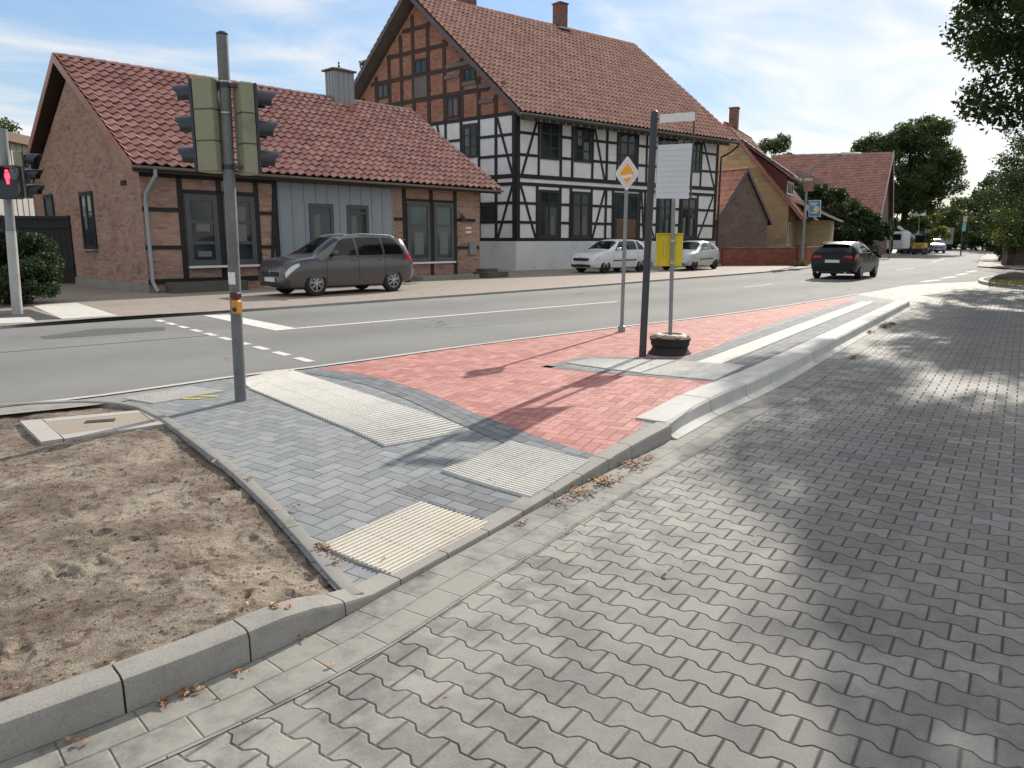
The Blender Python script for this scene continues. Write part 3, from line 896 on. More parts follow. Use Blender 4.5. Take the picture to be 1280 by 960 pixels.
class Facade:
    """a vertical wall plane: s along, z up, d outward; may be skewed to its neighbour"""
    def __init__(f, c, ang, out):
        f.c = Vector((c[0], c[1], 0)); f.d = Vector((math.cos(ang), math.sin(ang), 0))
        f.n = Vector((f.d.y, -f.d.x, 0)) * out
    def p(f, s, z, d=0.0): return f.c + f.d * s + f.n * d + Vector((0, 0, z))
    def box(f, mb, s0, s1, z0, z1, d0, d1, mi=0):
        return mb.hexa([f.p(s0, z0, d0), f.p(s1, z0, d0), f.p(s1, z0, d1), f.p(s0, z0, d1), f.p(s0, z1, d0), f.p(s1, z1, d0), f.p(s1, z1, d1), f.p(s0, z1, d1)], mi)
    def beam(f, mb, s0, z0, s1, z1, w, d0, d1, mi=0):
        a, b = Vector((s0, z0)), Vector((s1, z1)); t = (b - a).normalized(); n = Vector((-t.y, t.x)) * w / 2
        q = [a - n, b - n, b + n, a + n]
        return mb.hexa([f.p(k[0], k[1], d0) for k in q] + [f.p(k[0], k[1], d1) for k in q], mi)
    def poly(f, mb, pts, d0, d1, mi=0):
        return mb.poly([f.p(s, z, d0) for s, z in pts], d1 - d0, f.n, mi)
    def window(f, root, s0, s1, z0, z1, fr=0.07, mull=1, trans=(), fm=None, gm=None, depth=0.05, sill=None, name='window', panels=None):
        fm = fm or M['frame_black']; gm = gm or M['glass']
        mb = MB()
        f.box(mb, s0, s0 + fr, z0, z1, 0.005, depth); f.box(mb, s1 - fr, s1, z0, z1, 0.005, depth)
        f.box(mb, s0 + fr, s1 - fr, z0, z0 + fr, 0.005, depth); f.box(mb, s0 + fr, s1 - fr, z1 - fr, z1, 0.005, depth)
        for k in range(1, mull + 1):
            m_ = s0 + (s1 - s0) * k / (mull + 1); f.box(mb, m_ - fr * .45, m_ + fr * .45, z0 + fr, z1 - fr, 0.006, depth - 0.006)
        for t in trans: f.box(mb, s0 + fr, s1 - fr, z0 + (z1 - z0) * t - fr * .3, z0 + (z1 - z0) * t + fr * .3, 0.007, depth - 0.01)
        w = mb.build(name, fm, root)
        g = MB(); f.box(g, s0 + fr * .5, s1 - fr * .5, z0 + fr * .5, z1 - fr * .5, 0.004, 0.022); g.build('pane', gm, w)
        if sill:
            q = MB(); f.box(q, s0 - 0.05, s1 + 0.05, z0 - 0.05, z0 - 0.004, 0.0, 0.16); q.build('sill', sill, w)
        if panels:
            for a0, a1, b0, b1 in panels: q = MB(); f.box(q, s0 + (s1 - s0) * a0, s0 + (s1 - s0) * a1, z0 + (z1 - z0) * b0, z0 + (z1 - z0) * b1, 0.0225, 0.028); q.build('curtain', M['curtain'], w)
        return w


def tiled_slope(A, B, C, D, tw, tl, amp, mat, step=0.03, seg=6, th=0.06):
    """A-B ridge, D-C eave (A above D). Pantiles as real relief."""
    A, B, C, D = map(Vector, (A, B, C, D))
    n = (B - A).cross(D - A).normalized()
    if n.z < 0: n = -n
    nu = max(1, round((B - A).length / tw)); nv = max(1, round((D - A).length / tl))
    mb = MB()
    prof = []
    for k in range(seg):
        t = k / seg
        prof.append(amp * (0.5 + 0.5 * math.cos(2 * math.pi * t)) ** 1.3)
    for j in range(nv):
        rnd.seed(j * 7 + nu)
        v0, v1 = j / nv, (j + 1) / nv + (0.12 / nv if j < nv - 1 else 0)
        for i in range(nu):
            jit = rnd.uniform(-.008, .010); V = []
            off = 0
            for (v, h) in ((v0, 0.0), (v1, step), (v1, step - th * 0.55)):
                for k in range(seg + 1):
                    u = (i + k / seg) / nu
                    top = A + (B - A) * u; bot = D + (C - D) * u
                    V.append(top + (bot - top) * v + n * (prof[k % seg] + h + jit))
            w = seg + 1
            F = [(r * w + k, r * w + k + 1, (r + 1) * w + k + 1, (r + 1) * w + k) for r in range(2) for k in range(seg)]
            mb.add(V, F)
    return mb


def gable_roof(root, ridge0, ridge1, eF0, eF1, eB0, eB1, tw, tl, amp, mat, step=0.03, verge=None, th=0.14, soffit=None, both=True, nm='roof'):
    mb = tiled_slope(ridge0, ridge1, eF1, eF0, tw, tl, amp, mat, step)
    if both:
        m2 = tiled_slope(ridge0, ridge1, eB1, eB0, tw, tl, amp, mat, step, seg=4)
        mb.add(m2.v, m2.f)
    roof = mb.build(nm, mat, root, smooth=True, fix=False, angle=50)
    # deck under the tiles
    d = MB(); dz = Vector((0, 0, -0.03)); tk = Vector((0, 0, -th))
    for a, b, c_, e in ((ridge0, ridge1, eF1, eF0), (ridge0, ridge1, eB1, eB0)):
        P = [Vector(q) + dz for q in (a, b, c_, e)]
        d.hexa([q + tk for q in P] + P)
    d.build('deck', soffit or M['timber_brown'], roof)
    # ridge tiles
    r = MB(); a, b = Vector(ridge0), Vector(ridge1); n = int((b - a).length / 0.36)
    dirv = (b - a).normalized(); side = Vector((-dirv.y, dirv.x, 0))
    for i in range(n):
        p = a + (b - a) * (i / n); q = a + (b - a) * ((i + 1.08) / n)
        V = []
        for pp, rr in ((p, 0.10), (q, 0.125)):
            for k in range(7):
                t = math.pi * (k / 6) ; V.append(pp + side * math.cos(t) * rr * 1.15 + Vector((0, 0, math.sin(t) * rr * .9 + 0.0)))
        r.add(V, [(k, k + 1, 8 + k, 7 + k) for k in range(6)] + [tuple(range(6, -1, -1)), tuple(range(7, 14))])
    r.build('ridge_tiles', mat, roof, smooth=True)
    # verge boards at both ends
    for s, ends in ((-1, (ridge0, eF0, eB0)), (1, (ridge1, eF1, eB1))):
        for e in ends[1:]:
            a, b = Vector(ends[0]), Vector(e); v = MB()
            o = dirv * s * 0.03
            up = Vector((0, 0, 0.07)); dn = Vector((0, 0, -0.20))
            v.hexa([a + dn, b + dn, b + dn + o, a + dn + o, a + up, b + up, b + up + o, a + up + o])
            v.build('verge_board', verge or M['barge'], roof)
    return roof


def gutter(root, a, b, r=0.075, mat=None, name='gutter'):
    a, b = Vector(a), Vector(b); d = (b - a).normalized(); sd = Vector((-d.y, d.x, 0))
    mb = MB(); V = []
    K = 8
    for p in (a, b):
        for rr in (r, r - 0.012):
            for k in range(K + 1):
                t = math.pi + math.pi * k / K
                V.append(p + sd * math.cos(t) * rr + Vector((0, 0, math.sin(t) * rr)))
    m = K + 1
    F = []
    for k in range(K): F += [(k, k + 1, 2 * m + k + 1, 2 * m + k), (m + k, m + k + 1, 3 * m + k + 1, 3 * m + k)]
    F += [tuple(list(range(m)) + list(range(2 * m - 1, m - 1, -1)))]
    F += [tuple(list(range(2 * m, 3 * m)) + list(range(4 * m - 1, 3 * m - 1, -1)))]
    mb.add(V, F); return mb.build(name, mat or M['gutter_m'], root, smooth=True)


# ---------------------------------------------------------------- house 1: low brick cottage with red pantiles
def house_one():
    c = G(187, 366, COURT); A1 = R(46)
    root = empty('brick_cottage', (c[0], c[1], COURT), 'low brick cottage with red pantile roof, grey sheet-metal middle and glazed black-framed bays', 'house')
    F = Facade(c, A1, 1); Gb = Facade(c, A1 + math.pi / 2, -1)
    f, g = F.d, Gb.d; O = Vector((c[0], c[1], 0))
    def P(s, t, z): return O + f * s + g * t + Vector((0, 0, z))
    W, D, ze, zr = 12.76, 10.3, 3.35, 6.42
    half = D / 2
    mb = MB()
    # wall body: prism with gables
    for s0, s1 in ((0.0, 0.3), (W - 0.3, W)):
        mb.add([P(s0, 0, 0), P(s0, D, 0), P(s0, D, ze), P(s0, half, zr + .0), P(s0, 0, ze), P(s1, 0, 0), P(s1, D, 0), P(s1, D, ze), P(s1, half, zr), P(s1, 0, ze)],
               [(0, 1, 2, 3, 4), (9, 8, 7, 6, 5), (0, 5, 6, 1), (1, 6, 7, 2), (2, 7, 8, 3), (3, 8, 9, 4), (4, 9, 5, 0)])
    F.box(mb, 0.3, W - 0.3, 0, ze, -0.3, 0); mb.hexa([P(.3, D - .3, 0), P(W - .3, D - .3, 0), P(W - .3, D, 0), P(.3, D, 0), P(.3, D - .3, ze), P(W - .3, D - .3, ze), P(W - .3, D, ze), P(.3, D, ze)])
    mb.build('wall', M['brick_house'], root)
    pl = MB(); F.box(pl, 3.9, W, 0, 0.16, 0.002, 0.05); Gb.box(pl, -0.04, D, 0, 0.28, 0.002, 0.05)
    pl.build('plinth', M['kerb'], root)
    # roof
    ov, oe = 0.30, 0.42
    sl_ = (zr + 0.55 - 3.42) / (half + oe)
    zR = 7.05
    zE = 3.45
    roof = gable_roof(root, P(-ov, half, zR), P(W + .75, half, zR), P(-ov, -oe, zE), P(W + .75, -oe, zE), P(-ov, D + oe, zE), P(W + .75, D + oe, zE), 0.30, 0.37, 0.075, M['tile_red'], step=0.06, verge=M['tile_red'], soffit=M['timber_brown'])
    gutter(root, P(-ov - .05, -oe - .07, 3.44), P(W + .8, -oe - .07, 3.42))
    dp = MB(); dp.tube([P(0.25, -oe - .07, 3.38), P(0.25, -oe - .07, 3.2), P(0.10, -0.12, 2.75), P(0.08, -0.09, 2.5), P(0.08, -0.09, 0.35), P(0.12, -0.2, 0.16), P(0.14, -0.34, 0.08)], 0.055, 10)
    dp.build('downpipe', M['zinc'], root, smooth=True)
    # chimney clad in sheet metal
    ch = MB(); cs, ct = 9.85, half - 0.15
    X3 = Matrix(((f.x, g.x, 0), (f.y, g.y, 0), (0, 0, 1)))
    def cb(m_, w, d, z0, z1): m_.box(P(cs, ct, (z0 + z1) / 2), (w, d, z1 - z0), X3)
    cb(ch, 0.92, 0.62, 6.5, 8.05)
    for k in range(5): ch.box(P(cs - .46 + k * .23, ct - 0.315, 7.3), (0.02, 0.02, 1.48), X3)
    for k in range(3): ch.box(P(cs - 0.465, ct - .2 + k * .2, 7.3), (0.02, 0.02, 1.48), X3)
    cho = ch.build('chimney', M['zinc'], roof)
    cp = MB(); cb(cp, 1.12, 0.82, 8.06, 8.12)
    cp.add([P(cs, ct, 8.27)] + [P(cs + a, ct + b, 8.12) for a, b in ((-.5, -.36), (.5, -.36), (.5, .36), (-.5, .36))], [(0, 1, 2), (0, 2, 3), (0, 3, 4), (0, 4, 1), (4, 3, 2, 1)])
    cp.lathe([(0.03, 0), (0.05, 0.08), (0.02, 0.14), (0.045, 0.2), (0.0, 0.26)], P(cs, ct, 8.22), n=8)
    cp.build('chimney_cap', M['barge'], cho)
    # timber frame of the street side
    tf = MB(); b_ = lambda *a: F.box(tf, *a, 0.003, 0.028)
    for s in (1.06, 2.20, 3.36, 3.98): b_(s - .075, s + .075, 0.42, 3.32)
    F.beam(tf, 3.75, 0.42, 3.98, 3.3, .1, 0.004, 0.030)
    b_(-.0, .99, 2.28, 2.39); b_(0, .99, 1.24, 1.35); b_(0.0, 3.9, 0.28, 0.42); b_(1.14, 3.28, 2.80, 2.91)
    b_(3.44, 3.9, 2.26, 2.36); b_(3.44, 3.9, 1.24, 1.34); b_(0.0, 3.9, 3.2, 3.32)
    b_(2.13, 2.27, 0.42, .74); tf.build('timber_frame', M['timber'], root)
    t2 = MB(); b_ = lambda *a: F.box(t2, *a, 0.003, 0.028)
    for s in (9.02, 11.45): b_(s - .08, s + .08, 0.10, 3.32)
    b_(8.55, 8.93, 2.18, 2.29); b_(9.11, 11.36, 2.87, 2.96); b_(11.54, 12.5, 2.2, 2.31); b_(8.55, 12.2, 0.0, 0.16); b_(11.54, 12.7, 1.16, 1.26); b_(10.2, 10.35, .16, 3.3)
    t2.build('timber_frame', M['timber'], root)
    # glazed bays
    for s0, s1, z0, z1 in ((1.16, 2.11, .78, 2.78), (2.29, 3.27, .78, 2.78)):
        F.window(root, s0, s1, z0, z1, fr=0.15, mull=0, trans=(.32, .62), fm=M['frame_grey'], gm=M['glass'], panels=((.3, .72, .48, .62), (.3, .72, .12, .2)) if s0 < 2 else ((.3, .7, .3, .85),))
    for s0, s1, z0, z1 in ((9.12, 10.18, .72, 2.83), (10.37, 11.34, .72, 2.83)):
        F.window(root, s0, s1, z0, z1, fr=0.13, mull=0, trans=(.62,), fm=M['frame_grey'], gm=M['glass_teal'], panels=((.3, .7, .12, .5),))
    si = MB(); F.box(si, 1.13, 3.3, .70, .765, 0.0, 0.14); si.build('sill', M['frame_white'], root)
    si = MB(); F.box(si, 9.1, 11.36, .64, .705, 0.0, 0.14); si.build('sill', M['frame_white'], root)
    # sheet-metal middle with standing seams and two windows
    pn = MB()
    F.box(pn, 4.06, 5.12, 0.17, 3.28, 0.002, 0.045); F.box(pn, 6.05, 6.55, 0.17, 3.28, 0.002, 0.045); F.box(pn, 7.45, 8.50, 0.17, 3.28, 0.002, 0.045)
    F.box(pn, 5.12, 6.05, 2.66, 3.28, 0.002, 0.045); F.box(pn, 6.55, 7.45, 2.66, 3.28, 0.002, 0.045); F.box(pn, 5.12, 6.05, .17, 1.0, 0.002, 0.045); F.box(pn, 6.55, 7.45, .17, 1.0, 0.002, 0.045)
    for k in range(11):
        s = 4.1 + k * 0.435
        if 5.12 < s < 6.05 or 6.55 < s < 7.45: F.box(pn, s, s + .03, 2.66, 3.28, 0.045, 0.068)
        else: F.box(pn, s, s + .03, 0.17, 3.28, 0.045, 0.068)
    pn.build('cladding', M['panel_blue'], root)
    for s0, s1 in ((5.14, 6.03), (6.57, 7.43)): F.window(root, s0, s1, 1.0, 2.64, fr=.10, mull=0, trans=(.85,), fm=M['frame_grey'], panels=((.2, .45, .2, .8),))
    # gable windows in reveals
    Gb.window(root, 3.85, 5.05, 1.22, 2.98, fr=.12, mull=1, fm=M['frame_black'], sill=M['kerb'], panels=((.6, .75, .35, .75),))
    Gb.window(root, 7.9, 8.95, 1.6, 3.05, fr=.12, mull=0, fm=M['frame_black'])
    nm = MB(); Gb.box(nm, .95, 1.35, 3.02, 3.15, .004, .03); nm.build('nameplate', M['timber'], root)
    # wall furniture by the entrance
    q = MB(); F.box(q, 12.0, 12.28, 1.93, 2.0, .003, .02); F.box(q, 12.0, 12.28, 1.76, 1.84, .003, .02); q.build('nameplate', M['frame_white'], root)
    q = MB(); F.box(q, 12.1, 12.45, .95, 1.38, .003, .12); q.build('letterbox', M['steel_post'], root)
    q = MB(); q.lathe([(0.02, 0), (.09, .03), (.10, .16), (.03, .2)], F.p(11.75, 2.2, 0.14), n=10); q.box(F.p(11.75, 2.45, 0.08), (.05, .16, .05)); q.build('wall_lamp', M['black_steel'], root)
    return root, P, F, Gb, W
H1, P1, F1, G1, W1 = house_one()

# trough and steps by the wall
def stone_trough():
    o = F1.p(0.75, 0, .5)
    r = empty('stone_trough', (F1.p(1.6, 0, .55).x, F1.p(1.6, 0, .55).y, COURT), 'dark mossy stone trough at the foot of the cottage wall beside the downpipe', 'trough')
    m = MB(); a, b, d0, d1, z0, z1 = .35, 2.5, .22, .86, COURT, .33
    F1.box(m, a, b, z0, z1, d0, d0 + .09); F1.box(m, a, b, z0, z1, d1 - .09, d1); F1.box(m, a, a + .09, z0, z1, d0 + .092, d1 - .092); F1.box(m, b - .09, b, z0, z1, d0 + .092, d1 - .092); F1.box(m, 1.38, 1.47, z0, z1, d0 + .092, d1 - .092)
    m.build('basin', M['stone_dark'], r)
    m = MB(); F1.box(m, a + .1, 1.37, z0 + .01, .24, d0 + .1, d1 - .1); F1.box(m, 1.48, b - .1, z0 + .01, .24, d0 + .1, d1 - .1); m.build('soil', M['dirt'], r)
stone_trough()
def low_step(a, b, d0, d1, z, label):
    p = F1.p((a + b) / 2, 0, (d0 + d1) / 2)
    m = MB(); F1.box(m, a, b, COURT, z, d0, d1); 
    if z > .2: F1.box(m, a + .2, b - .2, z + .001, z + .12, d0, d0 + (d1 - d0) * .55)
    o = m.build('entrance_step', M['stone_dark'] if z > .2 else M['kerb'], org=(p.x, p.y, COURT)); o.location = (p.x, p.y, COURT)
    return tag(o, label, 'step')
low_step(9.2, 12.0, .06, .75, .20, 'low pale concrete step below the teal-glazed bay of the brick cottage')
low_step(12.3, 13.4, .06, .95, .26, 'dark stone entrance step at the right corner of the brick cottage')

# ---------------------------------------------------------------- house 2: two-storey timber-framed house
def house_two():
    c = G(645, 337.5, COURT + .02); AF, AG = R(38.5), R(50.5) + math.pi / 2
    root = empty('timber_framed_house', (c[0], c[1], COURT), 'large two-storey black and white timber-framed house with orange brick gable and brown tiled roof', 'house')
    F = Facade(c, AF, 1); Gb = Facade(c, AG, -1); f, g = F.d, Gb.d; O = Vector((c[0], c[1], 0))
    def P(s, t, z): return O + f * s + g * t + Vector((0, 0, z))
    OLD = (0, 1.63, 3.0, 5.43, 7.56, 9.11, 10.04, 11.19, 12.9, 15.42, 17.36); NEW = (0, 1.51, 2.77, 5.0, 6.91, 8.3, 9.12, 10.13, 11.63, 13.81, 15.46)
    mp = lambda q: float(np.interp(q, OLD, NEW)) + (q - 17.36 if q > 17.36 else 0)
    fp = F.p; F.p = lambda s_, z, d=0.0: fp(mp(s_) if s_ > 0 else s_, z, d)
    W, D, zp, ze, ap, za = 15.5, 13.2, 1.44, 7.45, 6.6, 13.25
    def prism(m, z0, z1, inset=0.0, grow=0.0):
        a = -grow; m.hexa([P(a, a, z0), P(W - a, a, z0), P(W - a, D - a, z0), P(a, D - a, z0), P(a, a, z1), P(W - a, a, z1), P(W - a, D - a, z1), P(a, D - a, z1)])
    m = MB(); prism(m, 0, zp, 0, 0.06); m.build('plinth', M['plinth'], root)
    m = MB(); prism(m, zp + .002, 7.38); m.build('wall', M['render_white'], root)
    m = MB()
    for s0, s1 in ((0.0, 0.3), (W - 0.3, W)):
        m.add([P(s0, 0, 7.383), P(s0, D, 7.383), P(s0, ap, za), P(s1, 0, 7.383), P(s1, D, 7.383), P(s1, ap, za)], [(0, 1, 2), (5, 4, 3), (0, 3, 4, 1), (1, 4, 5, 2), (2, 5, 3, 0)])
    m.build('gable', M['brick_gable'], root)
    # roof
    oe, ov, zE, zR = 0.75, 0.55, 7.25, 13.75
    roof = gable_roof(root, P(-ov, ap, zR), P(W + .6, ap, zR), P(-ov, -oe, zE), P(W + .6, -oe, zE), P(-ov, D + .6, zE), P(W + .6, D + .6, zE), 0.30, 0.38, 0.10, M['tile_brown'], step=0.065, verge=M['barge'], soffit=M['timber_grey'])
    gutter(root, P(-ov, -oe - .08, 7.22), P(W + .75, -oe - .08, 7.20), mat=M['zinc'])
    dp = MB(); dp.tube([P(W + .6, -oe - .08, 7.14), P(W + .6, -oe - .05, 6.95), P(W + .45, -0.4, 6.6), P(W + .12, -0.1, 6.35), P(W + .1, -0.1, 6.1), P(W + .1, -0.1, 0.1)], 0.06, 8); dp.build('downpipe', M['frame_black'], root, smooth=True)
    # rafter ends under the eave
    m = MB()
    for k in range(30):
        s = 0.3 + k * .52; m.hexa([P(s, -oe + .08, 6.95), P(s + .12, -oe + .08, 6.95), P(s + .12, 0, 7.05), P(s, 0, 7.05), P(s, -oe + .08, 7.08), P(s + .12, -oe + .08, 7.08), P(s + .12, 0, 7.3), P(s, 0, 7.3)])
    m.build('rafter_ends', M['timber_grey'], roof)
    for s, t, w, z1 in ((9.75, ap - .1, .62, 14.95), (3.6, ap + .5, .8, 14.25)):
        m = MB(); X3 = Matrix.Rotation(AF, 3, 'Z'); m.box(P(s, t, (13 + z1) / 2), (w, w, z1 - 13), X3); m.box(P(s, t, z1 + .03), (w + .1, w + .1, .06), X3)
        ch = m.build('chimney', M['brick_soot'], roof)
        m = MB(); m.box(P(s, t, 13.58), (w + .3, w + .42, .1), X3); m.build('flashing', M['zinc'], ch)
    # timber frame, street side
    t = MB(); k_ = 0.003; D1 = 0.035; WN = W; W = 17.36
    jr = random.Random(9)
    def V(s, z0, z1, w=.16): F.beam(t, s + jr.uniform(-.02, .02), z0, s + jr.uniform(-.02, .02), z1, w * jr.uniform(.85, 1.15), k_, D1 + jr.uniform(-.004, .006))
    def Hh(s0, s1, z, w=.13): F.box(t, s0, s1, z - w / 2, z + w / 2, k_ + .002, D1 - .004)
    Hh(0, W, 7.30, .16); Hh(0, W, 4.50, .2); Hh(0, W, 4.14, .16); Hh(0, W, 1.52, .17)
    V(.12, 1.5, 7.3, .26); V(W - .1, 1.5, 7.3, .22)
    for s in (1.5, 3.06, 3.92, 5.44, 6.62, 7.50, 9.22, 10.05, 11.2, 12.95, 13.6, 14.35, 15.5): V(s, 4.55, 7.3)
    for s in (1.42, 3.06, 3.82, 5.42, 6.62, 7.2, 9.55, 10.05, 11.2, 12.7, 13.45, 15.3): V(s, 1.5, 4.1)
    for a, b in ((.2, 1.5), (3.06, 3.92), (5.44, 7.5), (9.22, 11.2), (12.95, 14.35), (15.5, W)):
        Hh(a, b, 6.48); Hh(a, b, 5.48)
    for a, b in ((.2, 1.42), (3.06, 3.82), (5.42, 7.2), (9.55, 11.2), (12.7, 13.45), (15.3, W)):
        Hh(a, b, 3.24); Hh(a, b, 2.34)
    for q in ((1.42, 7.2, .38, 4.6), (.3, 4.05, 1.32, 1.6), (5.55, 7.2, 6.45, 4.6), (6.5, 4.05, 5.55, 1.6), (15.6, 7.2, 17.05, 4.6), (17.0, 4.05, 15.5, 1.6), (10.1, 3.2, 11.0, 1.6), (9.7, 4.05, 10.0, 1.6)):
        F.beam(t, q[0], q[1], q[2], q[3], .14, k_ + .004, D1 - .008)
    t.build('timber_frame', M['timber'], root); W = WN
    # timber frame, gable side
    t = MB()
    def V(s, z0, z1, w=.16): Gb.beam(t, s + jr.uniform(-.02, .02), z0, s + jr.uniform(-.02, .02), z1, w * jr.uniform(.85, 1.15), k_, D1 + jr.uniform(-.004, .006))
    def Hh(s0, s1, z, w=.13): Gb.box(t, s0, s1, z - w / 2, z + w / 2, k_ + .002, D1 - .004)
    V(.10, 1.5, 7.3, .24); Hh(0, D, 4.5, .2); Hh(0, D, 4.14, .16); Hh(0, D, 1.52, .17); Hh(0, D, 7.34, .17)
    for s in (1.24, 2.34, 3.5, 4.62, 5.75, 6.9, 8.0, 9.1): V(s, 1.5, 7.3)
    for z in (6.4, 5.46, 3.26, 2.36):
        for a, b in ((.2, 2.3), (3.5, 9.1)): Hh(a, b, z)
    for q in ((1.15, 7.2, .22, 4.6), (.22, 4.05, 1.15, 1.6), (4.7, 5.5, 5.2, 7.25)): Gb.beam(t, *q, .13, k_ + .004, D1 - .008)
    t.build('timber_frame', M['timber'], root)
    t = MB()
    top = lambda s: 13.0 - .885 * abs(s - ap)
    for s in (1.24, 2.34, 3.46, 4.62, 5.76, 6.86, 7.78, 8.72, 9.8, 10.9): Gb.box(t, s - .11, s + .11, 7.43, max(7.6, top(s)), k_, D1)
    for z in (8.62, 9.82, 11.0, 12.1):
        h = (13.0 - z) / .885; Gb.box(t, ap - h, ap + h, z - .10, z + .10, k_ + .003, D1 - .003)
    t.build('timber_frame', M['timber_brown'], root)
    t = MB()
    for a, b, z in ((2.5, 4.5, 9.95), (2.5, 3.4, 9.0), (3.6, 4.6, 9.45), (1.4, 2.3, 8.05), (.6, 2.3, 8.75)): Gb.box(t, a, b, z - .09, z + .09, D1, D1 + .025)
    t.build('patched_boards', M['timber_grey'], root)
    # windows
    tr = (.38, .72)
    for s0, s1 in ((1.62, 2.96), (4.04, 5.33), (7.62, 9.1), (11.32, 12.84), (14.47, 15.4)):
        F.window(root, s0, s1, 5.36, 7.18, fr=.13, mull=1, trans=(.3, .66), fm=M['frame_black'], panels=((.18, .42, .45, .85), (.56, .84, .1, .55)) if s0 == 4.04 else None)
    for s0, s1 in ((1.54, 2.95), (3.94, 5.32), (11.32, 12.6), (13.58, 15.18)):
        F.window(root, s0, s1, 1.62, 3.92 if s0 > 3 else 3.92, fr=.13, mull=1, trans=(.72,), fm=M['frame_black'], panels=((.6, .75, .02, .45),) if s0 < 12 else ((.15, .3, .02, .5), (.62, .8, .02, .5)))
    dr = MB(); F.box(dr, 7.32, 7.5, .6, 3.98, .003, .06); F.box(dr, 9.26, 9.45, .6, 3.98, .003, .06); F.box(dr, 7.5, 9.26, 3.8, 3.98, .003, .06)
    dr.build('door_frame', M['frame_black'], root)
    d = MB(); F.box(d, 7.5, 9.26, .62, 2.6, .003, .03)
    for k in range(7): F.box(d, 7.55 + k * .25, 7.6 + k * .25, .7, 2.55, .03, .045)
    do = d.build('door', mat_timber('light_wood_door', (0.16, 0.10, 0.055)), root)
    d = MB(); F.box(d, 7.5, 9.26, 2.61, 3.79, .003, .02); d.build('pane', M['glass'], do)
    st = MB(); F.box(st, 7.2, 9.6, COURT, .6, .07, .7); F.box(st, 7.2, 9.6, COURT, .32, .702, 1.05); st.build('doorstep', M['kerb'], root)
    Gb.window(root, 2.44, 3.4, 5.5, 7.12, fr=.1, mull=1, trans=(.33, .66), panels=((.58, .85, .3, .85),))
    Gb.window(root, 1.32, 2.26, 2.42, 3.2, fr=.08, mull=0)
    Gb.window(root, 5.82, 6.78, 9.88, 10.6, fr=.08, mull=1, fm=M['timber_brown'])
    Gb.window(root, 8.8, 9.7, 9.0, 9.75, fr=.08, mull=1, fm=M['timber_brown'])
    Gb.window(root, 2.5, 3.3, 9.05, 9.72, fr=.08, mull=1, fm=M['timber_brown'])
    Gb.window(root, 3.6, 4.5, 7.5, 8.5, fr=.1, mull=1, fm=M['timber_brown'], panels=((.2, .45, .05, .9),))
    hd = MB(); Gb.box(hd, 5.84, 6.76, 8.72, 9.72, .03, .06)
    for k in range(5): Gb.box(hd, 5.86 + k * .185, 5.875 + k * .185, 8.74, 9.7, .06, .07)
    hd.build('hatch', M['timber_grey'], root)
    return P, F, Gb
P2, F2, G2 = house_two()

